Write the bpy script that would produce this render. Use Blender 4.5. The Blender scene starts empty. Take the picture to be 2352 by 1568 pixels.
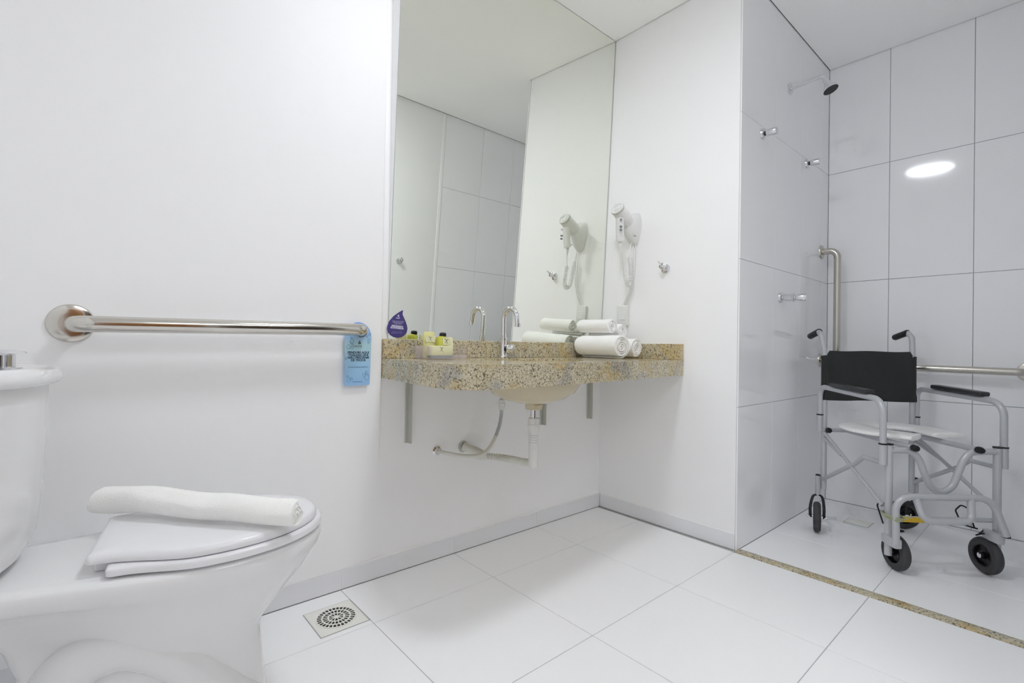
import bpy, bmesh, math, random
from mathutils import Vector, Matrix, noise

random.seed(7)
SC = bpy.context.scene
COL = SC.collection
PI = math.pi

# ------------------------------------------------------------------ camera
def cam_axes(yaw, pitch, roll):
    y, p, r = (math.radians(a) for a in (yaw, pitch, roll))
    f = Vector((math.sin(y) * math.cos(p), math.cos(y) * math.cos(p), math.sin(p)))
    rt = Vector((math.cos(y), -math.sin(y), 0.0))
    up = rt.cross(f)
    c, s = math.cos(r), math.sin(r)
    return rt * c + up * s, up * c - rt * s, f

cd = bpy.data.cameras.new('camera')
cam = bpy.data.objects.new('camera', cd)
COL.objects.link(cam)
SC.camera = cam
rt_, up_, f_ = cam_axes(41.015, 0.417, 0.8854)
M = Matrix((( rt_.x, up_.x, -f_.x, -1.99404), (rt_.y, up_.y, -f_.y, -1.586745),
            (rt_.z, up_.z, -f_.z, 0.821565), (0, 0, 0, 1)))
cam.matrix_world = M
cd.sensor_fit = 'HORIZONTAL'
cd.sensor_width = 36.0
cd.lens = 36.0 * 1116.3803 / 2352.0
cd.clip_start = 0.01
cd.clip_end = 60

# ------------------------------------------------------------------ world, exposure
w = bpy.data.worlds.new('world')
SC.world = w
w.use_nodes = True
w.node_tree.nodes['Background'].inputs[0].default_value = (0.9, 0.92, 1.0, 1)
w.node_tree.nodes['Background'].inputs[1].default_value = 0.15
SC.view_settings.view_transform = 'Standard'
SC.view_settings.look = 'None'
SC.view_settings.exposure = 0.88
SC.view_settings.gamma = 1.0
SC.view_settings.use_curve_mapping = False
LAMP_STRENGTH = 25.5          # round ceiling lamp
FILL_POWER = 8.0             # added fill light in the hallway behind the camera
SC.cycles.use_denoising = True
SC.cycles.use_adaptive_sampling = True
SC.cycles.adaptive_threshold = 0.06
SC.cycles.adaptive_min_samples = 12
SC.cycles.max_bounces = 15
SC.cycles.diffuse_bounces = 13
SC.cycles.glossy_bounces = 6
SC.cycles.transmission_bounces = 8
SC.cycles.caustics_reflective = True
SC.cycles.caustics_refractive = False
SC.cycles.sample_clamp_indirect = 30.0
SC.cycles.blur_glossy = 0.3

# ------------------------------------------------------------------ materials
MATS = {}

def new_mat(name):
    m = bpy.data.materials.new(name)
    m.use_nodes = True
    MATS[name] = m
    return m, m.node_tree, m.node_tree.nodes['Principled BSDF']

def mat(name, col, rough=0.5, metal=0.0, spec=0.5, coat=0.0, vary=0.02, scale=8.0, bump=0.0, bscale=200.0, trans=0.0, ior=1.45, sheen=0.0):
    """principled with a faint procedural colour variation and optional fine relief"""
    m, nt, b = new_mat(name)
    N = nt.nodes
    tc = N.new('ShaderNodeTexCoord')
    nz = N.new('ShaderNodeTexNoise'); nz.inputs['Scale'].default_value = scale; nz.inputs['Detail'].default_value = 3
    nt.links.new(tc.outputs['Object'], nz.inputs['Vector'])
    mx = N.new('ShaderNodeMix'); mx.data_type = 'RGBA'
    lo = tuple(max(0, c * (1 - vary)) for c in col) + (1,)
    hi = tuple(min(1, c * (1 + vary)) for c in col) + (1,)
    mx.inputs['A'].default_value = lo; mx.inputs['B'].default_value = hi
    nt.links.new(nz.outputs['Fac'], mx.inputs['Factor'])
    nt.links.new(mx.outputs['Result'], b.inputs['Base Color'])
    b.inputs['Roughness'].default_value = rough
    b.inputs['Metallic'].default_value = metal
    b.inputs['Specular IOR Level'].default_value = spec
    b.inputs['Coat Weight'].default_value = coat
    b.inputs['Coat Roughness'].default_value = 0.05
    b.inputs['IOR'].default_value = ior
    b.inputs['Transmission Weight'].default_value = trans
    b.inputs['Sheen Weight'].default_value = sheen
    if bump:
        n2 = N.new('ShaderNodeTexNoise'); n2.inputs['Scale'].default_value = bscale; n2.inputs['Detail'].default_value = 4
        nt.links.new(tc.outputs['Object'], n2.inputs['Vector'])
        bp = N.new('ShaderNodeBump'); bp.inputs['Strength'].default_value = bump; bp.inputs['Distance'].default_value = 0.002
        nt.links.new(n2.outputs['Fac'], bp.inputs['Height'])
        nt.links.new(bp.outputs['Normal'], b.inputs['Normal'])
    return m

def granite(name, gold, grey):
    m, nt, b = new_mat(name)
    N, L = nt.nodes, nt.links
    tc = N.new('ShaderNodeTexCoord')
    def nz(scale, detail=4, rough=0.6, mp=None):
        n = N.new('ShaderNodeTexNoise'); n.inputs['Scale'].default_value = scale
        n.inputs['Detail'].default_value = detail; n.inputs['Roughness'].default_value = rough
        L.new(tc.outputs['Object'], n.inputs['Vector']); return n.outputs['Fac']
    def ramp(fac, stops):
        r = N.new('ShaderNodeValToRGB'); el = r.color_ramp.elements
        while len(el) < len(stops): el.new(0.5)
        for e, (p, c) in zip(el, stops):
            e.position = p; e.color = tuple(c) + (1,) if len(c) == 3 else c
        L.new(fac, r.inputs['Fac']); return r.outputs['Color']
    def mix(a, c, f, mode='MIX'):
        x = N.new('ShaderNodeMix'); x.data_type = 'RGBA'; x.blend_type = mode
        L.new(a, x.inputs['A']); L.new(c, x.inputs['B'])
        if isinstance(f, float): x.inputs['Factor'].default_value = f
        else: L.new(f, x.inputs['Factor'])
        return x.outputs['Result']
    # crystals: pale beige cells
    v = N.new('ShaderNodeTexVoronoi'); v.inputs['Scale'].default_value = 300; v.inputs['Randomness'].default_value = 1
    nd = N.new('ShaderNodeTexNoise'); nd.inputs['Scale'].default_value = 90
    L.new(tc.outputs['Object'], nd.inputs['Vector'])
    vm = N.new('ShaderNodeMixRGB'); vm.blend_type = 'LINEAR_LIGHT'; vm.inputs['Fac'].default_value = 0.012
    L.new(tc.outputs['Object'], vm.inputs[1]); L.new(nd.outputs['Color'], vm.inputs[2]); L.new(vm.outputs[0], v.inputs['Vector'])
    sep = N.new('ShaderNodeSeparateColor'); L.new(v.outputs['Color'], sep.inputs['Color'])
    base = ramp(sep.outputs[0], [(0.0, (0.30, 0.25, 0.15)), (0.22, (0.47, 0.41, 0.27)), (0.55, (0.60, 0.53, 0.36)), (0.9, (0.72, 0.66, 0.50))])
    goldc = ramp(sep.outputs[1], [(0.0, (0.40, 0.28, 0.10)), (0.6, (0.58, 0.44, 0.20)), (1.0, (0.70, 0.58, 0.34))])
    greyc = ramp(sep.outputs[1], [(0.0, (0.20, 0.19, 0.18)), (0.6, (0.40, 0.39, 0.36)), (1.0, (0.62, 0.60, 0.56))])
    c = mix(base, goldc, ramp(nz(11, 3), [(0.50, (0, 0, 0)), (0.63, (gold,) * 3)]))
    c = mix(c, greyc, ramp(nz(9.3, 2), [(0.55, (0, 0, 0)), (0.66, (grey,) * 3)]))
    dark = ramp(nz(170, 2, 0.55), [(0.0, (0.9,) * 3), (0.365, (0.9,) * 3), (0.43, (0, 0, 0))])
    dk = N.new('ShaderNodeRGB'); dk.outputs[0].default_value = (0.10, 0.085, 0.06, 1)
    c = mix(c, dk.outputs[0], dark)
    L.new(c, b.inputs['Base Color'])
    b.inputs['Roughness'].default_value = 0.12
    b.inputs['Specular IOR Level'].default_value = 0.6
    return m

mat('paint', (0.945, 0.948, 0.953), 0.55, spec=0.3, vary=0.006, scale=3, bump=0.03, bscale=60)
mat('ceiling_paint', (0.975, 0.975, 0.962), 0.7, spec=0.2, vary=0.006, scale=3)
mat('floor_tile', (0.952, 0.956, 0.968), 0.30, spec=0.35, vary=0.01, scale=4, bump=0.02, bscale=30)
mat('wall_tile', (0.925, 0.928, 0.945), 0.07, spec=0.55, vary=0.01, scale=4)
mat('skirting_tile', (0.82, 0.828, 0.85), 0.22, spec=0.4, vary=0.01)
mat('grout', (0.44, 0.44, 0.44), 0.9, vary=0.05, scale=40)
mat('wall_grout', (0.52, 0.52, 0.53), 0.8, vary=0.05, scale=40)
granite('granite', 0.8, 0.7)
granite('granite_strip', 0.95, 0.35)
mat('ceramic', (0.82, 0.82, 0.825), 0.07, spec=0.5, coat=0.3, vary=0.004)
mat('seat_plastic', (0.82, 0.82, 0.84), 0.22, spec=0.5, vary=0.004)
mat('cream_ceramic', (0.62, 0.55, 0.38), 0.16, spec=0.5, vary=0.01)
mat('steel', (0.66, 0.635, 0.59), 0.13, metal=1, vary=0.03, scale=30)
mat('brushed_steel', (0.60, 0.575, 0.52), 0.27, metal=1, vary=0.04, scale=60)
mat('chrome', (0.78, 0.78, 0.80), 0.05, metal=1, vary=0.01)
mat('towel', (0.95, 0.95, 0.94), 0.95, spec=0.1, vary=0.015, scale=60, bump=0.6, bscale=420, sheen=0.3)
mat('bath_mat', (0.95, 0.95, 0.92), 0.95, spec=0.1, vary=0.02, scale=60, bump=0.7, bscale=330, sheen=0.3)
mat('pvc', (0.78, 0.78, 0.76), 0.35, vary=0.01)
mat('hose', (0.72, 0.72, 0.66), 0.4, vary=0.02)
mat('braid', (0.50, 0.53, 0.54), 0.35, metal=0.4, vary=0.12, scale=160)
mat('bracket_paint', (0.52, 0.53, 0.48), 0.45, vary=0.03)
mat('screw', (0.09, 0.09, 0.09), 0.4, metal=0.5)
mat('dryer_plastic', (0.80, 0.80, 0.79), 0.30, vary=0.006)
mat('dryer_mark', (0.25, 0.26, 0.29), 0.5)
mat('chair_paint', (0.53, 0.54, 0.565), 0.30, metal=0.2, spec=0.5, vary=0.03, scale=20)
mat('black_plastic', (0.018, 0.019, 0.021), 0.42, vary=0.05)
mat('arm_pad', (0.035, 0.037, 0.04), 0.38, vary=0.06)
mat('sling', (0.022, 0.025, 0.024), 0.75, vary=0.12, scale=14, bump=0.2, bscale=700, sheen=0.15)
mat('tyre', (0.055, 0.055, 0.058), 0.6, vary=0.06)
mat('rim_black', (0.012, 0.012, 0.013), 0.35)
mat('commode_seat', (0.93, 0.93, 0.91), 0.3, vary=0.01)
mat('string', (0.38, 0.40, 0.25), 0.9, vary=0.1)
mat('yellow_label', (0.70, 0.46, 0.03), 0.45, vary=0.12, scale=90)
mat('white_label', (0.82, 0.82, 0.80), 0.5)
mat('drain_plastic', (0.86, 0.86, 0.81), 0.4, vary=0.01)
mat('drain_dark', (0.035, 0.03, 0.025), 0.8)
mat('purple_card', (0.075, 0.058, 0.24), 0.4, vary=0.06)
mat('white_ink', (0.74, 0.72, 0.88), 0.6)
mat('pale_ink', (0.40, 0.37, 0.62), 0.6)
mat('dark_ink', (0.035, 0.05, 0.075), 0.6)
mat('teal_ink', (0.10, 0.17, 0.17), 0.6)
mat('blue_ink', (0.12, 0.25, 0.42), 0.6)
mat('drop_ink', (0.20, 0.37, 0.55), 0.6)
mat('yellow_paper', (0.76, 0.74, 0.34), 0.55, vary=0.02)
mat('pale_paper', (0.80, 0.79, 0.52), 0.55, vary=0.02)
mat('yellow_liquid', (0.62, 0.62, 0.10), 0.15, vary=0.03)
mat('brass_wood', (0.30, 0.13, 0.035), 0.4, vary=0.25, scale=6)
mat('shower_face', (0.02, 0.021, 0.021), 0.5, vary=0.2, scale=200)
mat('hall_wall', (0.92, 0.91, 0.90), 0.8)
mat('dark_wood', (0.07, 0.05, 0.035), 0.5, vary=0.2, scale=8)
mat('cloud_plastic', (0.72, 0.70, 0.70), 0.08, trans=0.85, ior=1.25, vary=0.01)
mat('mirror_back', (0.30, 0.31, 0.30), 0.6)
mat('dark_line', (0.05, 0.05, 0.05), 0.8)

m_, nt_, b_ = new_mat('mirror_silver')
b_.inputs['Base Color'].default_value = (0.905, 0.925, 0.86, 1)
b_.inputs['Metallic'].default_value = 1
b_.inputs['Roughness'].default_value = 0.0

m_, nt_, b_ = new_mat('lamp_glow')
b_.inputs['Base Color'].default_value = (0.9, 0.9, 0.9, 1)
b_.inputs['Emission Color'].default_value = (0.95, 0.985, 1.045, 1)
b_.inputs['Emission Strength'].default_value = LAMP_STRENGTH

m_, nt_, b_ = new_mat('clear_tray')
b_.inputs['Base Color'].default_value = (0.86, 0.82, 0.83, 1); b_.inputs['Roughness'].default_value = 0.06
tr_ = nt_.nodes.new('ShaderNodeBsdfTransparent'); tr_.inputs['Color'].default_value = (0.97, 0.95, 0.96, 1)
ms_ = nt_.nodes.new('ShaderNodeMixShader'); ms_.inputs['Fac'].default_value = 0.20
nt_.links.new(tr_.outputs[0], ms_.inputs[1]); nt_.links.new(b_.outputs[0], ms_.inputs[2])
nt_.links.new(ms_.outputs[0], nt_.nodes['Material Output'].inputs['Surface'])

# door hanger card: blue with a paler greenish middle printed on it
m_, nt_, b_ = new_mat('blue_card')
tc = nt_.nodes.new('ShaderNodeTexCoord'); sp = nt_.nodes.new('ShaderNodeSeparateXYZ')
rp = nt_.nodes.new('ShaderNodeValToRGB')
nt_.links.new(tc.outputs['Generated'], sp.inputs[0]); nt_.links.new(sp.outputs['Z'], rp.inputs['Fac'])
els = rp.color_ramp.elements
els[0].position = 0.0; els[0].color = (0.30, 0.52, 0.80, 1)
els[1].position = 1.0; els[1].color = (0.22, 0.38, 0.88, 1)
for p_, c_ in ((0.40, (0.36, 0.60, 0.82, 1)), (0.62, (0.45, 0.68, 0.74, 1)), (0.80, (0.35, 0.56, 0.84, 1))):
    e = els.new(p_); e.color = c_
nt_.links.new(rp.outputs['Color'], b_.inputs['Base Color'])
b_.inputs['Roughness'].default_value = 0.4

# ------------------------------------------------------------------ object helpers
INV = {}          # object -> matrix that takes authored coordinates to its local ones

def put(o, label=None, cat=None, group=None, kind=None):
    if label: o['label'] = label
    if cat: o['category'] = cat
    if group: o['group'] = group
    if kind: o['kind'] = kind
    return o

def thing(name, loc, label, cat, rotz=0.0, group=None, local=False):
    o = bpy.data.objects.new(name, None)
    o.empty_display_size = 0.05
    COL.objects.link(o)
    o.location = loc
    o.rotation_euler = (0, 0, rotz)
    m = Matrix.Translation(Vector(loc)) @ Matrix.Rotation(rotz, 4, 'Z')
    INV[o] = Matrix.Identity(4) if local else m.inverted()
    return put(o, label, cat, group)

def link_mesh(name, me, parent=None, label=None):
    o = bpy.data.objects.new(name, me)
    COL.objects.link(o)
    if parent is not None:
        o.parent = parent
        INV[o] = INV.get(parent, Matrix.Identity(4))
    else:
        INV[o] = Matrix.Identity(4)
    if label: o['label'] = label
    return o

def obj(name, bm, material, parent=None, smooth=35, label=None, cat=None, group=None, kind=None, origin=None):
    bmesh.ops.remove_doubles(bm, verts=bm.verts, dist=1e-6)
    bmesh.ops.recalc_face_normals(bm, faces=bm.faces)
    if parent is not None and parent in INV:
        bm.transform(INV[parent])
    if origin is not None:
        bm.transform(Matrix.Translation(-Vector(origin)))
    me = bpy.data.meshes.new(name)
    bm.to_mesh(me); bm.free()
    ms = material if isinstance(material, (list, tuple)) else [material]
    for m in ms: me.materials.append(MATS[m])
    if smooth:
        me.shade_smooth()
        me.set_sharp_from_angle(angle=math.radians(smooth))
    o = link_mesh(name, me, parent)
    if origin is not None:
        o.location = origin
        INV[o] = Matrix.Translation(-Vector(origin))
    return put(o, label, cat, group, kind)

def B(): return bmesh.new()

def box(bm, lo, hi, bev=0.0, seg=1, mx=None):
    lo, hi = Vector(lo), Vector(hi)
    t = bmesh.new()
    bmesh.ops.create_cube(t, size=1)
    t.transform(Matrix.Translation((lo + hi) / 2) @ Matrix.Diagonal((*(hi - lo), 1)))
    if bev: bmesh.ops.bevel(t, geom=t.edges[:], offset=bev, segments=seg, profile=0.5, affect='EDGES')
    if mx is not None: t.transform(mx)
    merge(bm, t)

def merge(bm, t):
    vs = [bm.verts.new(v.co) for v in t.verts]
    t.verts.index_update()
    for f in t.faces:
        try:
            nf = bm.faces.new([vs[v.index] for v in f.verts]); nf.material_index = f.material_index
        except ValueError: pass
    t.free()

def frame(d):
    d = Vector(d).normalized()
    a = Vector((0, 0, 1)) if abs(d.z) < 0.9 else Vector((1, 0, 0))
    x = d.cross(a).normalized()
    return x, d.cross(x).normalized()

def loft(bm, rings, caps=True, closed=False):
    vr = [[bm.verts.new(p) for p in r] for r in rings]
    n = len(vr[0])
    rng = range(len(vr)) if closed else range(len(vr) - 1)
    for i in rng:
        a, b = vr[i], vr[(i + 1) % len(vr)]
        for j in range(n):
            bm.faces.new((a[j], a[(j + 1) % n], b[(j + 1) % n], b[j]))
    if caps and not closed:
        bm.faces.new(vr[0][::-1]); bm.faces.new(vr[-1])

def tube(bm, pts, r, n=14, caps=True, closed=False, flat=None):
    """sweep a circle (r may be a list) along the points; parallel transported frame"""
    pts = [Vector(p) for p in pts]
    if not closed:
        q = [pts[0]]
        for p in pts[1:]:
            if (p - q[-1]).length > 1e-6: q.append(p)
        if not isinstance(r, (list, tuple)): pts = q
    N = len(pts)
    tang = []
    for i in range(N):
        a = pts[(i - 1) % N] if closed or i > 0 else pts[i]
        b = pts[(i + 1) % N] if closed or i < N - 1 else pts[i]
        tang.append((b - a).normalized())
    x, y = frame(tang[0])
    rings = []
    for i in range(N):
        if i:
            x = (x - tang[i] * x.dot(tang[i])).normalized()
            y = tang[i].cross(x)
        rr = r[i] if isinstance(r, (list, tuple)) else r
        fl = flat or 1.0
        rings.append([pts[i] + (x * math.cos(2 * PI * k / n) + y * math.sin(2 * PI * k / n) * fl) * rr for k in range(n)])
    loft(bm, rings, caps, closed)

def fillet(pts, rad, seg=7):
    """round the corners of a polyline"""
    pts = [Vector(p) for p in pts]
    out = [pts[0]]
    for i in range(1, len(pts) - 1):
        R = rad[i - 1] if isinstance(rad, (list, tuple)) else rad
        p0, p1, p2 = pts[i - 1], pts[i], pts[i + 1]
        a, b = (p0 - p1), (p2 - p1)
        la, lb = a.length, b.length
        a.normalize(); b.normalize()
        ang = a.angle(b)
        if R <= 0 or ang > PI - 0.01: out.append(p1); continue
        d = min(R / math.tan(ang / 2), la * 0.49, lb * 0.49)
        Rr = d * math.tan(ang / 2)
        c = p1 + (a + b).normalized() * (Rr / math.sin(ang / 2))
        s, e = p1 + a * d - c, p1 + b * d - c
        th = s.angle(e)
        for k in range(seg + 1):
            t = k / seg
            out.append(c + (s * math.sin((1 - t) * th) + e * math.sin(t * th)) / math.sin(th))
    out.append(pts[-1])
    return out

def smooth_path(pts, sub=8):
    """Catmull-Rom through the points"""
    P = [Vector(p) for p in pts]
    P = [P[0] * 2 - P[1]] + P + [P[-1] * 2 - P[-2]]
    out = []
    for i in range(1, len(P) - 2):
        for k in range(sub):
            t = k / sub
            p0, p1, p2, p3 = P[i - 1], P[i], P[i + 1], P[i + 2]
            out.append(0.5 * ((2 * p1) + (p2 - p0) * t + (2 * p0 - 5 * p1 + 4 * p2 - p3) * t * t + (3 * p1 - p0 - 3 * p2 + p3) * t ** 3))
    out.append(P[-2])
    return out

def lathe(bm, prof, at, axis=(0, 0, 1), n=28, caps=True):
    """profile of (radius, height) spun round an axis through 'at'"""
    at = Vector(at); d = Vector(axis).normalized(); x, y = frame(d)
    rings = [[at + d * h + (x * math.cos(2 * PI * k / n) + y * math.sin(2 * PI * k / n)) * max(r, 1e-5) for k in range(n)] for r, h in prof]
    loft(bm, rings, caps)

def prism(bm, poly, mx, depth, bev=0.0):
    """polygon (2D) extruded by depth along +z of mx"""
    t = bmesh.new()
    a = [t.verts.new((p[0], p[1], 0)) for p in poly]
    b = [t.verts.new((p[0], p[1], depth)) for p in poly]
    n = len(poly)
    t.faces.new(a[::-1]); t.faces.new(b)
    for i in range(n): t.faces.new((a[i], a[(i + 1) % n], b[(i + 1) % n], b[i]))
    t.transform(mx)
    merge(bm, t)

FACE_Y = Matrix(((1, 0, 0, 0), (0, 0, -1, 0), (0, 1, 0, 0), (0, 0, 0, 1)))   # (x,y,z)->(x,-z,y): drawing that faces -Y
def facing_y(x, y, z, rot=0.0, tilt=0.0):
    return Matrix.Translation((x, y, z)) @ Matrix.Rotation(tilt, 4, 'X') @ Matrix.Rotation(rot, 4, 'Y') @ FACE_Y

def text(name, body, size, mx, material, parent, bold=0.0, align='CENTER', space=1.0, depth=0.00025):
    cu = bpy.data.curves.new('t', 'FONT')
    cu.body = body; cu.size = size; cu.align_x = align; cu.extrude = depth; cu.offset = bold
    cu.space_line = space; cu.resolution_u = 2
    o = bpy.data.objects.new('t', cu); COL.objects.link(o)
    dg = bpy.context.evaluated_depsgraph_get()
    me = bpy.data.meshes.new_from_object(o.evaluated_get(dg))
    bpy.data.objects.remove(o)
    bm = bmesh.new(); bm.from_mesh(me); bm.transform(mx)
    return obj(name, bm, material, parent, smooth=0)

# ------------------------------------------------------------------ tiles
TILE_MESH = {}
def tile_mesh(w_, h_, t_, material, c=0.0012):
    key = (round(w_, 4), round(h_, 4), t_, material)
    if key in TILE_MESH: return TILE_MESH[key]
    bm = bmesh.new()
    x, y = w_ / 2, h_ / 2
    def ring(dx, z): return [bm.verts.new(p) for p in ((-x + dx, -y + dx, z), (x - dx, -y + dx, z), (x - dx, y - dx, z), (-x + dx, y - dx, z))]
    r = [ring(0, -t_), ring(0, -c), ring(c * 0.35, -c * 0.3), ring(c, 0)]
    for a, b in zip(r, r[1:]):
        for i in range(4): bm.faces.new((a[i], a[(i + 1) % 4], b[(i + 1) % 4], b[i]))
    bm.faces.new(r[0][::-1])
    f = bm.faces.new(r[-1])
    bmesh.ops.recalc_face_normals(bm, faces=bm.faces)
    me = bpy.data.meshes.new('tile'); bm.to_mesh(me); bm.free()
    me.materials.append(MATS[material])
    TILE_MESH[key] = me
    return me

def tiles(parent, us, vs, mx, material, t_=0.006, g=0.0022, skip=None):
    """grid of tiles between the joint positions us, vs in the plane of mx (tile face at mx z=0)"""
    for i in range(len(us) - 1):
        for j in range(len(vs) - 1):
            a, b, c, d = us[i] + g / 2, us[i + 1] - g / 2, vs[j] + g / 2, vs[j + 1] - g / 2
            if b - a < 0.004 or d - c < 0.004: continue
            o = bpy.data.objects.new('tile', tile_mesh(b - a, d - c, t_, material))
            COL.objects.link(o)
            o.parent = parent
            o.matrix_local = mx @ Matrix.Translation(((a + b) / 2, (c + d) / 2, random.uniform(-0.00015, 0.00015)))

# ------------------------------------------------------------------ the room
H = 2.3746
D = 0.6993          # outer corner (wall return) at y=-D
S = 1.09            # shower end wall
YF = -1.560         # front wall face
XL = -2.30          # wall behind the toilet
TH = 0.0065         # tile thickness

# floor: grout bed with the tiles lying on it
bm = B(); box(bm, (XL - 0.1, -3.1, -0.10), (S + 0.1, 0.12, -0.0016))
floor = obj('floor', bm, 'grout', kind='structure', smooth=0)
FLAT = Matrix.Identity(4)
cols = [XL, -2.25, -1.80, -1.35, -0.90, -0.45, -0.0165]
rows = [-3.05, -2.948, -2.498, -2.048, -1.598, -1.148, -0.698, -0.248, 0.0]
tiles(floor, cols, rows, FLAT, 'floor_tile', 0.006)
shower_cols = [0.0290, 0.355, 0.700, 1.045, S]
shower_rows = [YF, -1.148, -0.699]
tiles(floor, shower_cols, shower_rows, FLAT, 'floor_tile', 0.006, g=0.0018)

bm = B(); box(bm, (XL + 0.004, YF + 0.004, H), (-0.004 + 0.006, -0.004 + 0.014, H + 0.06))
box(bm, (0.002, YF + 0.004, H), (S - 0.004, -D - 0.004, H + 0.06))
box(bm, (XL + 0.004, -3.0, H), (S - 0.004, YF + 0.01, H + 0.06))
obj('ceiling', bm, 'ceiling_paint', kind='structure', smooth=0)
bm = B(); box(bm, (XL - 0.1, -3.1, H + 0.06), (S + 0.1, 0.12, H + 0.12))
obj('ceiling_slab', bm, 'ceiling_paint', kind='structure', smooth=0)

WB = 0.0160          # face of the wall behind the vanity
SK = 0.0665          # skirting height
# back wall: the part behind the vanity, and the slightly prouder part behind the toilet
bm = B()
box(bm, (-1.215, WB, -0.002), (0.1, 0.12, H + 0.07))
obj('wall_back', bm, 'paint', kind='structure', smooth=0)
bm = B()
def ease(x, z):
    """front face of the proud plaster: it fades into the vanity wall low down and rounds off at its edge"""
    f = min(1.0, max(0.0, (0.72 - z) / 0.42)); f = f * f * (3 - 2 * f)
    g = min(1.0, max(0.0, (x + 1.345) / 0.128)); g = g * g * (3 - 2 * g)
    e = max(0.0, 1.0 - (-1.2152 - x) / 0.008)
    return 0.0015 + 0.0125 * f * g + (1 - f) * 0.006 * e * e
xs = [XL - 0.05, -1.80] + [-1.345 + 0.0122 * k for k in range(10)] + [-1.2232, -1.2205, -1.2185, -1.2165, -1.2152]
zs = [SK - 0.0005] + [0.12 + 0.06 * k for k in range(11)] + [1.2, H + 0.07]
gr = [[bm.verts.new((x, ease(x, z), z)) for z in zs] for x in xs]
bk = [[bm.verts.new((x, 0.12, z)) for z in zs] for x in xs]
for i in range(len(xs) - 1):
    for j in range(len(zs) - 1):
        bm.faces.new((gr[i][j], gr[i + 1][j], gr[i + 1][j + 1], gr[i][j + 1]))
        bm.faces.new((bk[i][j], bk[i][j + 1], bk[i + 1][j + 1], bk[i + 1][j]))
    for j in (0, len(zs) - 1): bm.faces.new((gr[i][j], gr[i + 1][j], bk[i + 1][j], bk[i][j]))
for j in range(len(zs) - 1):
    for i in (0, len(xs) - 1): bm.faces.new((gr[i][j], gr[i][j + 1], bk[i][j + 1], bk[i][j]))
box(bm, (XL - 0.05, 0.0155, -0.002), (-1.2152, 0.12, SK - 0.0005))
obj('wall_back_left', bm, 'paint', kind='structure', smooth=60)
# right wall with the return of the shower
bm = B()
box(bm, (0.006, -D + 0.0065, -0.002), (0.12, 0.115, H + 0.07), 0.004, 3)
obj('wall_right', bm, 'paint', kind='structure')
# shower left wall: grout bed plus tiles facing -Y
bm = B(); box(bm, (0.0068, -D + TH - 0.0009, -0.002), (S + 0.1, 0.0, H + 0.07))
wsl = obj('wall_shower_left', bm, 'wall_grout', kind='structure', smooth=0)
zr = [0.0, 0.5818, 1.1888, 1.791, H + 0.004]
tiles(wsl, [0.0035, 0.348, 0.665, 0.982, S], zr, Matrix(((1, 0, 0, 0), (0, 0, -1, -D), (0, 1, 0, 0), (0, 0, 0, 1))), 'wall_tile', TH - 0.001, g=0.0015)
# shower end wall: tiles facing -X
bm = B(); box(bm, (S + TH - 0.0009, -3.0, -0.002), (S + 0.12, -D + 0.05, H + 0.07))
wse = obj('wall_shower_end', bm, 'wall_grout', kind='structure', smooth=0)
MX = Matrix(((0, 0, -1, S), (-1, 0, 0, 0), (0, 1, 0, 0), (0, 0, 0, 1)))
tiles(wse, [D, 0.9726, 1.2893, 1.606], zr, MX, 'wall_tile', TH - 0.001, g=0.0024)
# front wall (seen in the mirror): painted, tiled inside the shower
bm = B(); box(bm, (-0.62, YF - 0.10, -0.002), (-0.055, YF, H + 0.07), 0.003, 2)
obj('wall_front', bm, 'paint', kind='structure')
bm = B(); box(bm, (-0.0548, YF - 0.10, -0.002), (S + TH - 0.001, YF - TH + 0.0009, H + 0.07))
wfs = obj('wall_shower_front', bm, 'wall_grout', kind='structure', smooth=0)
MF = Matrix(((-1, 0, 0, 0), (0, 0, 1, YF), (0, 1, 0, 0), (0, 0, 0, 1)))
tiles(wfs, [-S, -0.945, -0.63, -0.315, 0.034], [0, 0.665, 1.262, 1.850, H + 0.004], MF, 'wall_tile', TH - 0.001, g=0.002)
bm = B(); box(bm, (-0.062, YF - 0.02, 0.0), (-0.036, YF + 0.0035, H), 0.002, 2)
obj('trim_1', bm, 'paint', kind='structure')
# lintel, wall behind the toilet, and the hallway the camera stands in
bm = B(); box(bm, (XL - 0.02, YF - 0.10, 2.12), (-0.62, YF, H + 0.07))
obj('wall_front_lintel', bm, 'paint', kind='structure', smooth=0)
bm = B(); box(bm, (XL - 0.1, -3.1, -0.002), (XL, 0.11, H + 0.07))
obj('wall_left', bm, 'paint', kind='structure', smooth=0)
bm = B(); box(bm, (XL, -3.1, -0.002), (S + 0.1, -3.0, H + 0.07))
obj('wall_hall', bm, 'hall_wall', kind='structure', smooth=0)
bm = B(); box(bm, (-2.22, -3.0, 0.0), (-1.42, -2.965, 2.05), 0.004, 2)
door = obj('door_1', bm, 'brass_wood', kind='structure')
bm = B(); lathe(bm, [(0.02, 0), (0.022, 0.008), (0.009, 0.010), (0.009, 0.045)], (-1.49, -2.965, 1.0), (0, 1, 0), 16)
tube(bm, [(-1.49, -2.925, 1.0), (-1.60, -2.925, 1.0)], 0.008, 10)
obj('door_handle', bm, 'chrome', door)
bm = B(); box(bm, (-1.30, -2.99, 0.0), (-0.35, -2.55, 2.2), 0.004, 2)
put(obj('wardrobe', bm, 'dark_wood'), 'dark wooden wardrobe in the hallway behind the camera', 'wardrobe')

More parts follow.
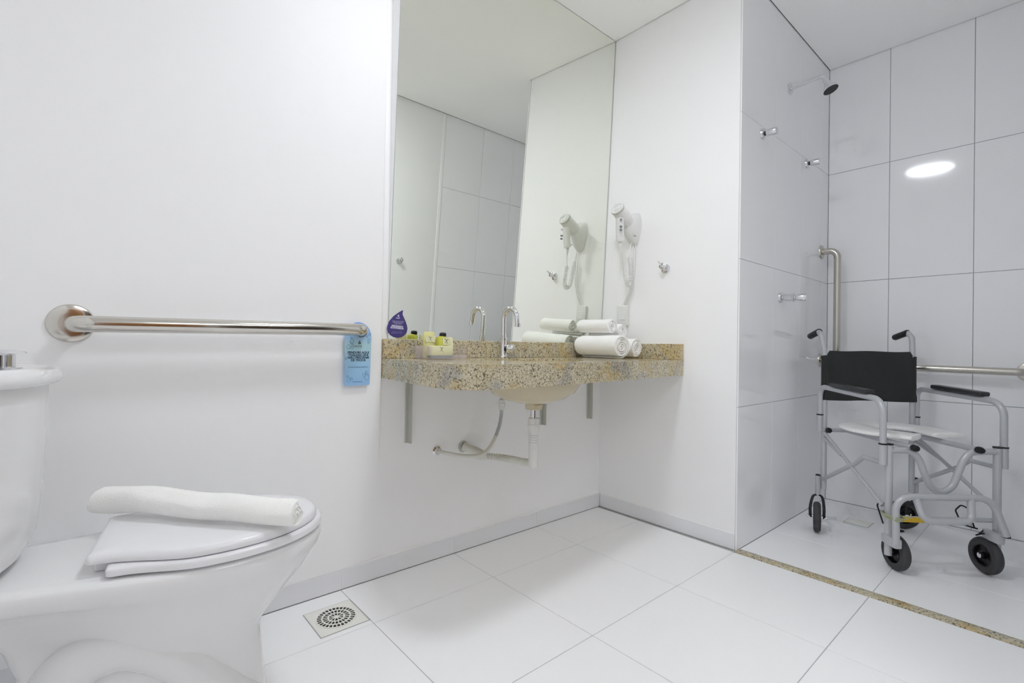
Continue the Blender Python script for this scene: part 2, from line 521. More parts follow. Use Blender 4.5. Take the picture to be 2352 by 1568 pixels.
# skirting tiles
bm = B(); box(bm, (XL, 0.0022, 0.0), (0.004, 0.0165, SK - 0.0015))
bb = obj('baseboard_back', bm, 'paint', kind='structure', smooth=0)
tiles(bb, [XL, -2.25, -1.80, -1.35, -0.90, -0.45, 0.0], [0.0005, SK], Matrix(((1, 0, 0, 0), (0, 0, -1, 0.0), (0, 1, 0, 0), (0, 0, 0, 1))), 'skirting_tile', 0.002, g=0.0022)
bm = B(); box(bm, (0.0022, -D + 0.0095, 0.0), (0.0075, 0.0, SK - 0.0015))
br = obj('baseboard_right', bm, 'paint', kind='structure', smooth=0)
tiles(br, [0.0, 0.248, 0.6895], [0.0005, SK], Matrix(((0, 0, -1, 0.0), (-1, 0, 0, 0), (0, 1, 0, 0), (0, 0, 0, 1))), 'skirting_tile', 0.002, g=0.0022)

# granite threshold of the shower
bm = B(); box(bm, (-0.0160, YF, -0.004), (0.0286, -D + 0.0005, 0.0032), 0.002, 2)
obj('trim_2', bm, 'granite_strip', kind='structure')

# ceiling lamp (the only light of the room; seen mirrored in the shower tiles)
LX, LY = -1.14, -0.80
t = thing('ceiling_light', (LX, LY, H), 'round white flush ceiling lamp in the middle of the bathroom ceiling', 'lamp')
bm = B(); lathe(bm, [(0.165, 0), (0.165, -0.018), (0.158, -0.024), (0.150, -0.024), (0.150, -0.012)], (LX, LY, H), n=48)
obj('lamp_ring', bm, 'dryer_plastic', t)
bm = B(); lathe(bm, [(0.149, -0.012), (0.149, -0.024), (0.12, -0.027), (0.05, -0.028)], (LX, LY, H), n=48)
obj('diffuser', bm, 'lamp_glow', t)
# unseen soft fill added in the hallway to lift the shaded parts
ld = bpy.data.lights.new('hall_fill', 'AREA'); ld.shape = 'DISK'; ld.size = 1.1; ld.energy = FILL_POWER; ld.color = (0.95, 0.98, 1.0)
lo = bpy.data.objects.new('hall_fill', ld); COL.objects.link(lo); lo.location = (-1.3, -2.3, H - 0.03)

# ------------------------------------------------------------------ mirror, leaning forward
TILT = math.radians(2.6)
def mir(x, s, off=0.0):
    """point on the mirror: x, height along the glass from z=.8365, offset out of the face"""
    y0, z0 = 0.0105, 0.8365
    return Vector((x, y0 - s * math.sin(TILT) - off * math.cos(TILT), z0 + s * math.cos(TILT) - off * math.sin(TILT)))
ML = (H - 0.8365) / math.cos(TILT) - 0.003
t = thing('mirror', (-0.6, 0.0, 0.8365), 'tall frameless mirror leaning forward above the granite counter', 'mirror')
MXM = Matrix(((1, 0, 0, 0), (0, -math.sin(TILT), -math.cos(TILT), 0.0105), (0, math.cos(TILT), -math.sin(TILT), 0.8365), (0, 0, 0, 1)))
bm = B(); prism(bm, [(-1.1905, 0), (0.0012, 0), (0.0012, ML), (-1.1905, ML)], MXM @ Matrix.Translation((0, 0, -0.0008)), 0.0008)
obj('mirror_glass', bm, 'mirror_silver', t, smooth=0)
bm = B(); prism(bm, [(-1.1905, 0), (0.0012, 0), (0.0012, ML), (-1.1905, ML)], MXM @ Matrix.Translation((0, 0, -0.0042)), 0.0033)
obj('backing', bm, 'mirror_back', t, smooth=0)
# white wedge frame that carries the leaning glass
bm = B()
a0, a1 = mir(0, 0.0), mir(0, ML)
for xa, xb in ((-1.1895, -1.172), (-0.024, -0.008)):
    loft(bm, [[(x, a0.y + 0.0046, a0.z + 0.0005), (x, WB - 0.0003, a0.z + 0.0005), (x, WB - 0.0003, a1.z), (x, a1.y + 0.0046, a1.z)] for x in (xa, xb)])
obj('wedge_frame', bm, 'paint', t, smooth=0, kind='stuff')

# ------------------------------------------------------------------ vanity counter
ZC, ZA, ZS = 0.7677, 0.6985, 0.8365
outline = [(-1.2148, WB - 0.001), (-1.2155, -0.02), (-1.245, -0.24), (-1.262, -0.40), (-1.262, -0.455)]
for k in range(1, 9):
    a = PI + k / 8 * PI / 2
    outline.append((-1.162 + 0.10 * math.cos(a), -0.455 + 0.098 * math.sin(a)))
outline += [(-1.05, -0.553), (-0.917, -0.545), (-0.75, -0.534), (-0.606, -0.519), (-0.45, -0.502), (-0.30, -0.486), (-0.15, -0.470), (0.0045, -0.4548), (0.0045, WB - 0.001)]
BX, BY, BA, BBB = -0.735, -0.270, 0.207, 0.160       # basin centre and half axes
counter = thing('vanity_counter', (-0.6, -0.2, ZA), 'speckled beige granite vanity counter with a deep front apron, fixed to the wall', 'counter')
bm = B()
NO = 44
for z in (ZC, ZC - 0.02):
    ov = [bm.verts.new((x, y, z)) for x, y in outline]
    iv = [bm.verts.new((BX + BA * math.cos(2 * PI * k / NO), BY + BBB * math.sin(2 * PI * k / NO), z)) for k in range(NO)]
    es = [bm.edges.new((l[i], l[(i + 1) % len(l)])) for l in (ov, iv) for i in range(len(l))]
    bmesh.ops.triangle_fill(bm, use_beauty=True, edges=es)
    if z == ZC: top = (ov, iv)
for a, b in zip(top, (ov, iv)):
    for i in range(len(a)):
        bm.faces.new((a[i], a[(i + 1) % len(a)], b[(i + 1) % len(b)], b[i]))
obj('worktop', bm, 'granite', counter, smooth=25)
# apron: a band hanging under the free edges
front = outline[:-1]
def inset(poly, d):
    out = []
    for i, p in enumerate(poly):
        a = Vector(poly[max(i - 1, 0)]); b = Vector(poly[min(i + 1, len(poly) - 1)])
        n = Vector((-(b - a).y, (b - a).x)).normalized()
        out.append(Vector(p) + n * d)
    return out
inn = inset(front, 0.022)
bm = B()
rings = [[(p[0], p[1], ZC - 0.0202), (p[0], p[1], ZA), (q.x, q.y, ZA), (q.x, q.y, ZC - 0.0202)] for p, q in zip(front, inn)]
loft(bm, rings)
obj('apron', bm, 'granite', counter, smooth=25)
bm = B(); box(bm, (-1.2148, -0.008, ZC), (0.004, WB - 0.0005, ZS), 0.0015, 1)
obj('backsplash', bm, 'granite', counter)
bm = B(); box(bm, (-0.0145, -0.4545, ZC), (0.0055, -0.0082, ZS + 0.001), 0.0015, 1)
obj('backsplash', bm, 'granite', counter)
for x in (-1.103, -0.410, -0.081):
    bm = B()
    box(bm, (x - 0.013, WB - 0.006, 0.457), (x + 0.013, WB - 0.0005, ZC - 0.021), 0.001)
    box(bm, (x - 0.003, WB - 0.026, 0.457), (x + 0.003, WB - 0.006, ZC - 0.021))
    box(bm, (x - 0.013, -0.40, ZC - 0.026), (x + 0.013, WB - 0.006, ZC - 0.0205), 0.001)
    br_ = obj('bracket', bm, 'bracket_paint', counter)
    for z in (0.49, 0.56, 0.64):
        bm = B(); lathe(bm, [(0.0035, 0), (0.003, 0.0025)], (x + 0.008, WB - 0.006, z), (0, -1, 0), 10)
        obj('screw', bm, 'screw', br_)

# basin hung under the counter
bm = B()
prof = [(1.10, -0.0205), (1.0, -0.0215), (0.985, -0.045), (0.93, -0.085), (0.80, -0.121), (0.60, -0.144), (0.36, -0.158), (0.17, -0.162)]
rings = []
for f, dz in prof:
    rings.append([(BX + (BA + 0.008) * f * math.cos(2 * PI * k / 48), BY + (BBB + 0.008) * f * math.sin(2 * PI * k / 48), ZC + dz) for k in range(48)])
for r_, dz in ((0.033, -0.168), (0.031, -0.183), (0.026, -0.186)):
    rings.append([(BX + r_ * math.cos(2 * PI * k / 48), BY + r_ * math.sin(2 * PI * k / 48), ZC + dz) for k in range(48)])
for r_, dz in ((0.02, -0.17), (0.03, -0.158)):
    rings.append([(BX + r_ * math.cos(2 * PI * k / 48), BY + r_ * math.sin(2 * PI * k / 48), ZC + dz) for k in range(48)])
for f, dz in ((0.36, -0.152), (0.60, -0.138), (0.80, -0.115), (0.92, -0.080), (0.96, -0.045), (0.97, -0.0215)):
    rings.append([(BX + (BA + 0.008) * f * math.cos(2 * PI * k / 48), BY + (BBB + 0.008) * f * math.sin(2 * PI * k / 48), ZC + dz) for k in range(48)])
loft(bm, rings, caps=False, closed=True)
obj('sink_basin', bm, 'cream_ceramic', counter, label='cream oval undermount basin')

# faucet
FX, FY = -0.713, -0.062
t = thing('faucet', (FX, FY, ZC), 'chrome swan-neck faucet standing on the granite counter', 'faucet')
bm = B(); lathe(bm, [(0.021, 0), (0.021, 0.004), (0.0145, 0.006), (0.0125, 0.010), (0.0125, 0.075), (0.0138, 0.076), (0.0138, 0.082), (0.011, 0.083)], (FX, FY, ZC), n=24)
obj('body', bm, 'chrome', t)
arc = [(FX, FY, ZC + 0.08), (FX, FY, 0.928)]
for k in range(1, 13):
    a = PI - k / 12 * PI * 0.93
    arc.append((FX, FY - 0.040 - 0.040 * math.cos(a), 0.928 + 0.042 * math.sin(a)))
arc.append((FX, FY - 0.083, 0.903))
bm = B(); tube(bm, arc, 0.0098, 16)
obj('spout', bm, 'chrome', t)
bm = B(); lathe(bm, [(0.0112, 0), (0.0112, 0.014), (0.008, 0.0142), (0.008, 0.006)], (FX, FY - 0.0835, 0.894), (0, -0.1, 1), 18)
obj('aerator', bm, 'chrome', t)
bm = B(); lathe(bm, [(0.0100, 0), (0.0100, 0.012)], (FX, FY - 0.010, ZC + 0.038), (0.45, -1, 0), 18)
obj('handle_gasket', bm, 'black_plastic', t)
bm = B(); lathe(bm, [(0.016, 0.012), (0.0185, 0.015), (0.0185, 0.036), (0.0165, 0.039)], (FX, FY - 0.010, ZC + 0.038), (0.45, -1, 0), 24)
obj('handle', bm, 'chrome', t)

# drain trap
TX, TY = BX, BY
t = thing('drain_trap', (TX, 0.0, 0.41), 'white plastic drain trap with a corrugated hose under the basin', 'drain pipe')
zb = ZC - 0.186
bm = B(); lathe(bm, [(0.017, zb + 0.006), (0.017, zb), (0.0135, zb - 0.002), (0.0135, zb - 0.03)], (TX, TY, 0), n=22)
obj('tailpiece', bm, 'chrome', t)
bm = B(); lathe(bm, [(0.014, 0.5515), (0.021, 0.5510), (0.0225, 0.545), (0.0225, 0.528), (0.0235, 0.527), (0.0235, 0.521), (0.0225, 0.520), (0.0215, 0.508), (0.018, 0.492), (0.017, 0.488)], (TX, TY, 0), n=26)
obj('slip_nut', bm, 'pvc', t)
prof = [(0.016, 0.490)]
for k in range(4):
    prof += [(0.0185, 0.487 - 0.009 * k), (0.0185, 0.481 - 0.009 * k), (0.0165, 0.480 - 0.009 * k)]
prof += [(0.0175, 0.450), (0.0175, 0.372), (0.015, 0.366)]
bm = B(); lathe(bm, prof, (TX, TY, 0), n=24)
obj('trap_body', bm, 'pvc', t)
path = smooth_path([(TX, TY + 0.01, 0.382), (TX + 0.002, TY + 0.05, 0.376), (-0.738, -0.15, 0.374), (-0.752, -0.10, 0.374), (-0.785, -0.055, 0.376)], 12)
fine = smooth_path(path, 4)
bm = B(); tube(bm, fine, [0.0118 + 0.0028 * math.cos(i * 2 * PI / 8.0) for i in range(len(fine))], 14)
obj('corrugated_hose', bm, 'hose', t)
path = smooth_path([(-0.785, -0.055, 0.376), (-0.815, -0.035, 0.385), (-0.838, -0.012, 0.402), (-0.850, 0.012, 0.411)], 10)
bm = B(); tube(bm, path, [0.014 + 0.0075 * math.sin(PI * min(1, i / 22)) + 0.004 * (i / 30) for i in range(len(path))], 18)
obj('wall_adapter', bm, 'hose', t)
bm = B(); lathe(bm, [(0.021, 0), (0.0235, 0.001), (0.0235, 0.0025), (0.019, 0.004)], (-0.853, WB, 0.411), (0, -1, 0), 26)
obj('wall_flange', bm, 'bracket_paint', t)

# supply hose
t = thing('supply_hose', (-0.98, 0.0, 0.41), 'thin pale water supply hose curving from a chrome wall valve to the faucet', 'hose')
bm = B(); lathe(bm, [(0.0185, 0), (0.0195, 0.003), (0.013, 0.006), (0.0115, 0.014)], (-0.976, WB, 0.409), (0, -1, 0), 24)
obj('wall_valve', bm, 'chrome', t)
hp = smooth_path([(-0.976, 0.004, 0.409), (-0.962, -0.030, 0.4065), (-0.925, -0.062, 0.3985), (-0.865, -0.082, 0.3915), (-0.815, -0.085, 0.402), (-0.772, -0.080, 0.440), (-0.742, -0.075, 0.490), (-0.727, -0.070, 0.535), (-0.7235, -0.068, 0.575)], 9)
ia = int(len(hp) * 0.66)
bm = B(); tube(bm, hp[:ia + 1], 0.0078, 12)
obj('hose', bm, 'hose', t)
bm = B(); tube(bm, hp[ia:], 0.0074, 12)
obj('braided_hose', bm, 'braid', t)
bm = B(); lathe(bm, [(0.009, 0.558), (0.0125, 0.560), (0.0125, 0.572), (0.0140, 0.573), (0.0140, 0.585), (0.0125, 0.586), (0.0125, 0.598), (0.010, 0.600)], (-0.7235, -0.068, 0), n=20)
obj('nut', bm, 'pvc', t)
bm = B(); tube(bm, [(-0.7235, -0.068, 0.598), (-0.716, -0.063, 0.70), (FX, FY, ZC - 0.021)], 0.007, 10)
obj('upper_hose', bm, 'braid', t)

# ------------------------------------------------------------------ rolled towels
def roll(name, a, b, R, turns, thick, material, label, cat, group=None, flat=1.0, wob=0.002, start=0.0, seed=0, flap=0.0, inner=0.003, taper=None, bend=0.0, sag=0.0):
    a, b = Vector(a), Vector(b)
    d = (b - a); L = d.length; d.normalize()
    side = d.cross(Vector((0, 0, 1))).normalized(); up = side.cross(d).normalized()
    n = int(turns * 30)
    sp = []
    for i in range(n + 1):
        t_ = i / n
        th = start + turns * 2 * PI * t_
        r = inner + (R - thick / 2 - inner) * t_
        sp.append((r * math.cos(th), r * math.sin(th) * flat))
    if flap:       # loose end lying down beside the roll
        x, y = sp[-1]
        tx, ty = sp[-1][0] - sp[-2][0], sp[-1][1] - sp[-2][1]
        l = math.hypot(tx, ty)
        for k in range(1, 6):
            sp.append((x + tx / l * flap * k / 5, y + ty / l * flap * k / 5 * 0.6))
    thick = min(thick, 0.66 * (R - inner) / turns)
    nrm = []
    for i in range(len(sp)):
        p, q = sp[max(i - 1, 0)], sp[min(i + 1, len(sp) - 1)]
        tx, ty = q[0] - p[0], q[1] - p[1]
        l = math.hypot(tx, ty) or 1
        nrm.append((ty / l, -tx / l))
    loop = [(p[0] + n_[0] * thick / 2, p[1] + n_[1] * thick / 2, 1) for p, n_ in zip(sp, nrm)]
    loop += [(p[0] - n_[0] * thick / 2, p[1] - n_[1] * thick / 2, 0) for p, n_ in zip(reversed(sp), reversed(nrm))]
    K = 26
    rings = []
    for j in range(K + 1):
        s = j / K
        e = min(s, 1 - s) * K
        shrink = 1.0 - 0.035 * max(0.0, 1.0 - e) ** 2
        if taper: shrink *= taper[0] + (taper[1] - taper[0]) * s
        c = a + d * (L * s) + up * (noise.noise(Vector((s * 3.2, seed, 0.4))) * bend) + side * (noise.noise(Vector((s * 2.6, seed, 7.4))) * bend)
        if sag: c = c + up * (-sag * max(0.0, 1 - s * 4.5) ** 1.5)
        ring = []
        for x, y, o_ in loop:
            rr = math.hypot(x, y) / R
            w1 = noise.noise(Vector((x * 30 + seed, y * 30, s * 6))) * wob
            # the layers step in and out at the ends a little
            endj = noise.noise(Vector((math.atan2(y, x) * 0.7 + seed, rr * 6, 3.1))) * 0.007 * (1 if j in (0, K) else 0)
            ring.append(c + d * endj + side * (x * shrink + w1) + up * (y * shrink + w1 * 0.7))
        rings.append(ring)
    bm = B()
    vr = [[bm.verts.new(p) for p in r] for r in rings]
    m = len(loop)
    for i in range(K):
        for j in range(m):
            bm.faces.new((vr[i][j], vr[i][(j + 1) % m], vr[i + 1][(j + 1) % m], vr[i + 1][j]))
    h = m // 2
    for r in (vr[0], vr[-1]):
        for j in range(h - 1):
            bm.faces.new((r[j], r[j + 1], r[m - 2 - j], r[m - 1 - j]))
    o = obj(name, bm, material, smooth=50, label=label, cat=cat, group=group, origin=(a + b) / 2)
    return o

G = 'rolled towels on the granite counter'
roll('rolled_towel', (-0.192, -0.030, ZC + 0.0555), (-0.232, -0.295, ZC + 0.0555), 0.0545, 4.6, 0.010, 'towel', 'thick white rolled towel in front, in the bottom layer on the counter', 'towel', G, start=0.6, seed=1, flap=0.012)
roll('rolled_towel', (-0.088, -0.025, ZC + 0.0475), (-0.098, -0.280, ZC + 0.0475), 0.0465, 4.0, 0.010, 'towel', 'white rolled towel by the right wall, in the bottom layer beside the thick front one', 'towel', G, start=2.2, seed=5)
roll('rolled_towel', (-0.186, -0.022, ZC + 0.148), (-0.198, -0.215, ZC + 0.145), 0.0380, 3.4, 0.009, 'towel', 'smaller white rolled towel on the left in the top layer of the towel stack', 'towel', G, start=1.4, seed=9)
roll('rolled_towel', (-0.106, -0.022, ZC + 0.134), (-0.116, -0.212, ZC + 0.130), 0.0365, 3.4, 0.009, 'towel', 'smaller white rolled towel nearer the wall outlet in the top layer of the towel stack', 'towel', G, start=3.0, seed=14)

# ------------------------------------------------------------------ toiletries
def card_logo(parent, x, y, z, s, mx=None):
    bm = B()
    for pts in ([(-0.45, 0.42), (-0.30, 0.48), (-0.10, 0.30), (0.12, -0.18), (0.42, -0.50)], [(0.42, 0.45), (0.18, 0.38), (-0.02, 0.05), (-0.25, -0.32), (-0.5, -0.36)]):
        p = smooth_path([(x + a * s, y, z + b * s) for a, b in pts], 5)
        tube(bm, p, [s * 0.024 * (1.5 if i < len(p) * 0.55 else 0.8) for i in range(len(p))], 6)
    return obj('printed_logo', bm, 'dark_ink', parent)

AX = -1.079
TRAY0 = len(COL.objects)
t = thing('amenity_tray', (AX, -0.155, ZC), 'clear plastic tray holding the yellow toiletries by the mirror', 'tray')
bm = B()
x0, x1, y0, y1, zt = -1.148, -1.004, -0.215, -0.100, 0.046
box(bm, (x0, y0, ZC + 0.0008), (x1, y1, ZC + 0.004), 0.001)
for lo_, hi_ in (((x0, y0, 0.004), (x1, y0 + 0.003, zt * 0.36)), ((x0, y1 - 0.003, 0.004), (x1, y1, zt)), ((x0, y0 + 0.003, 0.004), (x0 + 0.003, y1 - 0.003, zt)), ((x1 - 0.003, y0 + 0.003, 0.004), (x1, y1 - 0.003, zt))):
    box(bm, (lo_[0], lo_[1], ZC + lo_[2]), (hi_[0], hi_[1], ZC + hi_[2]))
obj('tray_body', bm, 'clear_tray', t, smooth=0)

t = thing('soap_box', (AX, -0.175, ZC), 'pale yellow soap box standing in front in the clear tray', 'box')
bm = B(); box(bm, (-1.142, -0.192, ZC + 0.0135), (-1.048, -0.168, ZC + 0.0475), 0.002, 2)
obj('carton', bm, 'pale_paper', t)
bm = B(); box(bm, (-1.141, -0.191, ZC + 0.0045), (-1.049, -0.169, ZC + 0.0133), 0.0015, 1)
obj('dark_band', bm, 'teal_ink', t)
card_logo(t, -1.095, -0.1922, ZC + 0.034, 0.018)

t = thing('shampoo_sachet', (-1.115, -0.13, ZC), 'tall pale yellow sachet at the back left of the clear tray', 'sachet')
bm = B()
rr = [(0.000, 0.006), (0.012, 0.010), (0.05, 0.010), (0.080, 0.006), (0.092, 0.0012)]
rings = []
for h, d_ in rr:
    hw = 0.0215
    rings.append([(-1.1125 + hw * math.cos(2 * PI * k / 20) if abs(math.cos(2 * PI * k / 20)) < 0.92 else -1.1125 + hw * math.copysign(1, math.cos(2 * PI * k / 20)), -0.135 + d_ * math.sin(2 * PI * k / 20), ZC + 0.0045 + h) for k in range(20)])
loft(bm, rings)
obj('pouch', bm, 'yellow_paper', t)
bm = B(); box(bm, (-1.132, -0.1462, ZC + 0.060), (-1.094, -0.1452, ZC + 0.081))
obj('label', bm, 'pale_paper', t)
card_logo(t, -1.1125, -0.1466, ZC + 0.071, 0.015)

t = thing('shampoo_bottle', (-1.055, -0.14, ZC), 'small yellow bottle with a black cap in the middle of the clear tray', 'bottle')
bm = B(); lathe(bm, [(0.019, 0.0045), (0.021, 0.007), (0.021, 0.072), (0.018, 0.079), (0.010, 0.082)], (-1.062, -0.138, ZC), n=24)
obj('bottle_body', bm, 'yellow_liquid', t)
bm = B(); lathe(bm, [(0.0125, 0.081), (0.0125, 0.091), (0.009, 0.095)], (-1.056, -0.138, ZC), n=18)
obj('cap', bm, 'black_plastic', t)
bm = B(); box(bm, (-1.070, -0.1605, ZC + 0.050), (-1.042, -0.1585, ZC + 0.076))
obj('label', bm, 'pale_paper', t)
card_logo(t, -1.055, -0.1608, ZC + 0.063, 0.018)

t = thing('conditioner_bottle', (-1.02, -0.135, ZC), 'pale yellow upside-down tube with a grey cap at the right of the clear tray', 'bottle')
bm = B()
rings = [[(-1.022 + 0.013 * math.cos(2 * PI * k / 18), -0.132 + d_ * math.sin(2 * PI * k / 18), ZC + h) for k in range(18)] for h, d_ in ((0.020, 0.013), (0.06, 0.011), (0.079, 0.002))]
loft(bm, rings)
obj('tube_body', bm, 'pale_paper', t)
bm = B(); lathe(bm, [(0.0115, 0.0045), (0.0115, 0.019), (0.010, 0.0205)], (-1.022, -0.132, ZC), n=18)
obj('cap', bm, 'teal_ink', t)

for o_ in list(COL.objects)[TRAY0:]:
    if o_.parent is None: o_.location = Vector(o_.location) + Vector((0.028, 0.044, 0.0))

# ------------------------------------------------------------------ purple water-drop sticker on the mirror
dc = -1.156
def dropz(px, py): return ((px - 0.0) , py)
drop = []
raw = [(0.50, 1.0), (0.44, 0.985), (0.27, 0.87), (0.02, 0.745), (-0.30, 0.57), (-0.44, 0.40), (-0.46, 0.28), (-0.40, 0.16), (-0.28, 0.07), (-0.12, 0.015), (0.03, 0.0), (0.18, 0.015), (0.33, 0.075), (0.44, 0.17), (0.485, 0.29), (0.47, 0.41), (0.40, 0.52), (0.30, 0.635), (0.23, 0.72), (0.205, 0.82), (0.205, 0.93)]
raw = [(0.235, 0.995), (0.20, 1.0), (0.15, 0.975), (-0.02, 0.885), (-0.20, 0.77), (-0.37, 0.60), (-0.455, 0.44), (-0.475, 0.32), (-0.43, 0.20), (-0.31, 0.09), (-0.15, 0.02), (0.02, 0.0), (0.18, 0.018), (0.33, 0.09), (0.44, 0.20), (0.475, 0.33), (0.45, 0.45), (0.37, 0.61), (0.28, 0.75), (0.225, 0.83), (0.215, 0.90)]
DW, DH = 0.0855, 0.1005
t = thing('drop_sticker', (dc, 0.0, 0.842), 'dark purple water-drop card with white print at the mirror\'s lower left', 'sticker')
s0 = 0.0045
MD = MXM @ Matrix.Translation((dc, s0, 0.0002))
bm = B(); prism(bm, [(a * DW, b * DH) for a, b in raw], MD, 0.0008)
obj('card', bm, 'purple_card', t, smooth=0)
PT = MXM @ Matrix.Translation((dc, s0, 0.0013))
bm = B(); prism(bm, [(-0.0045, 0.0765), (0.0045, 0.0765), (0, 0.0860)], PT @ Matrix.Translation((0.002, 0, 0)), 0.0002)
prism(bm, [(-0.0022, 0.0765), (0.0022, 0.0765), (0, 0.0805)], PT @ Matrix.Translation((0.002, 0, 0.0002)), 0.0002)
obj('printed_logo', bm, 'white_ink', t, smooth=0)
text('printed_text', 'hotel', 0.0068, PT @ Matrix.Translation((0.0005, 0.0695, 0)), 'white_ink', t, bold=0.0002)
text('printed_text', 'A água é um bem de todos,\ncuide dela hoje para que\nnão falte amanhã.', 0.0042, PT @ Matrix.Translation((0.001, 0.0590, 0)), 'white_ink', t, space=1.15)
text('printed_text', 'PRECISAMOS\nECONOMIZAR', 0.0078, PT @ Matrix.Translation((-0.001, 0.0395, 0)) @ Matrix.Rotation(-0.06, 4, 'Z'), 'white_ink', t, bold=0.0004, space=0.85)
text('printed_text', 'Colabore com o meio\nambiente e feche a torneira.', 0.0040, PT @ Matrix.Translation((-0.002, 0.0215, 0)) @ Matrix.Rotation(0.05, 4, 'Z'), 'pale_ink', t, space=1.2)

# ------------------------------------------------------------------ grab bar by the toilet
def flange(bm, at, axis, R=0.042):
    lathe(bm, [(R, 0), (R, 0.0035), (R * 0.94, 0.0075), (R * 0.80, 0.0095), (R * 0.50, 0.0105)], at, axis, 40)
YB = -0.072
t = thing('grab_bar', (-1.65, 0.0, 0.86), 'long horizontal polished steel grab bar on the white wall above the toilet', 'grab bar')
ZB1, ZB2 = 0.8555, 0.8640
pts = fillet([(-2.020, 0.000, ZB1), (-2.020, YB, ZB1), (-1.327, YB, ZB2), (-1.297, 0.000, ZB2)], [0.036, 0.028], 9)
bm = B(); tube(bm, pts, 0.0195, 24)
obj('bar', bm, 'steel', t)
bm = B(); flange(bm, (-2.028, 0.002, ZB1 + 0.002), (0, -1, 0), 0.046)
obj('flange', bm, 'steel', t)
bm = B(); flange(bm, (-1.297, 0.0015, ZB2), (0, -1, 0), 0.024)
obj('flange', bm, 'steel', t)

# door hanger on the bar
t = thing('door_hanger', (-1.31, -0.02, 0.78), 'light blue paper door hanger with black print hung on the grab bar end', 'door hanger')
poly = [(-0.0465, -0.098), (-0.043, -0.1005), (0.0395, -0.1005), (0.042, -0.098), (0.0465, 0.060)]
for k in range(1, 12):
    a = k / 12 * PI
    poly.append((0.0465 * math.cos(a), 0.060 + 0.052 * math.sin(a)))
poly.append((-0.0465, 0.060))
HZ, HX = 0.7785, -1.3105
MH = facing_y(HX, -0.0125, HZ, rot=0.0)
bm = B()
hole = [(0.012 + 0.0225 * math.cos(2 * PI * k / 24), 0.0845 + 0.0225 * math.sin(2 * PI * k / 24) - 0.002) for k in range(24)]
for z in (0.0, 0.0008):
    ov = [bm.verts.new((x, y, z)) for x, y in poly]; iv = [bm.verts.new((x, y - 0.0, z)) for x, y in hole]
    es = [bm.edges.new((l[i], l[(i + 1) % len(l)])) for l in (ov, iv) for i in range(len(l))]
    bmesh.ops.triangle_fill(bm, use_beauty=True, edges=es)
    if z == 0: first = (ov, iv)
for a, b in zip(first, (ov, iv)):
    for i in range(len(a)): bm.faces.new((a[i], a[(i + 1) % len(a)], b[(i + 1) % len(b)], b[i]))
bm.transform(MH)
obj('card', bm, 'blue_card', t, smooth=0)
PH = MH @ Matrix.Translation((0, 0, 0.001))
text('printed_text', 'PENDURE AQUI\nTOALHAS QUE\nNÃO PRECISAM\nDE TROCA', 0.0105, PH @ Matrix.Translation((0.001, 0.0065, 0)), 'dark_ink', t, bold=0.0003, space=0.82)
text('printed_text', 'HOTEL', 0.0095, PH @ Matrix.Translation((0.000, 0.0275, 0)), 'teal_ink', t)
text('printed_text', 'O meio ambiente agradece.', 0.0062, PH @ Matrix.Translation((0.001, -0.0405, 0)), 'blue_ink', t)
bm = B(); prism(bm, [(-0.006, 0.0385), (0.006, 0.0385), (0.0008, 0.0520)], PH @ Matrix.Translation((0.004, 0, 0)), 0.0002)
obj('printed_logo', bm, 'teal_ink', t, smooth=0)
bm = B(); box(bm, (-0.018, -0.0895, 0), (0.016, -0.0875, 0.0002), mx=PH)
obj('printed_line', bm, 'blue_ink', t, smooth=0)
for (x, y, r) in ((-0.034, 0.029, 0.006), (-0.023, 0.048, 0.0065), (-0.020, 0.027, 0.004), (-0.021, 0.038, 0.003), (0.032, -0.074, 0.008), (0.022, -0.066, 0.0045), (-0.031, -0.082, 0.005), (-0.022, -0.079, 0.004), (-0.042, -0.010, 0.003), (0.037, 0.052, 0.004), (0.030, 0.066, 0.0035), (0.040, 0.072, 0.003), (0.036, 0.044, 0.003), (-0.036, -0.069, 0.003), (0.030, -0.056, 0.003), (-0.026, 0.060, 0.003)):
    bm = B()
    tube(bm, [(x + r * math.cos(2 * PI * k / 16), y + r * 1.15 * math.sin(2 * PI * k / 16), 0) for k in range(16)], 0.0007, 6, closed=True)
    bm.transform(PH)
    obj('printed_drop', bm, 'drop_ink', t)

# ------------------------------------------------------------------ toilet
TO, TA = Vector((-2.05, -0.305, 0.0)), math.radians(-9.5)
toilet = thing('toilet', TO, 'white ceramic toilet with close-coupled tank and closed lid, in the left foreground', 'toilet', rotz=TA, local=True)
YO = 0.0

def egg(xf, xr, xc, hw, hwr, z, n=40, rear_round=0.03, sq=2.0, z2=None):
    """closed outline: elliptic nose at +x, tapering to a squarer rear"""
    half = []
    for i in range(n + 1):
        a = i / n * PI / 2
        c, s = math.cos(a), math.sin(a)
        half.append((xc + (xf - xc) * (c ** (2 / sq) if c > 0 else 0), hw * (s ** (2 / sq) if s > 0 else 0)))
    m = 18
    for i in range(1, m + 1):
        t_ = i / m
        sm = t_ * t_ * (3 - 2 * t_)
        x = xc + (xr + rear_round - xc) * t_
        half.append((x, hw + (hwr - hw) * sm))
    for i in range(1, 9):
        a = i / 8 * PI / 2
        half.append((xr + rear_round - rear_round * math.sin(a), hwr - rear_round * (1 - math.cos(a))))
    pts = [(x, y, z) for x, y in half]
    pts += [(x, -y, z) for x, y in reversed(half)]
    out = []
    for p in pts:
        if not out or (Vector(p) - Vector(out[-1])).length > 1e-7: out.append(p)
    return pts

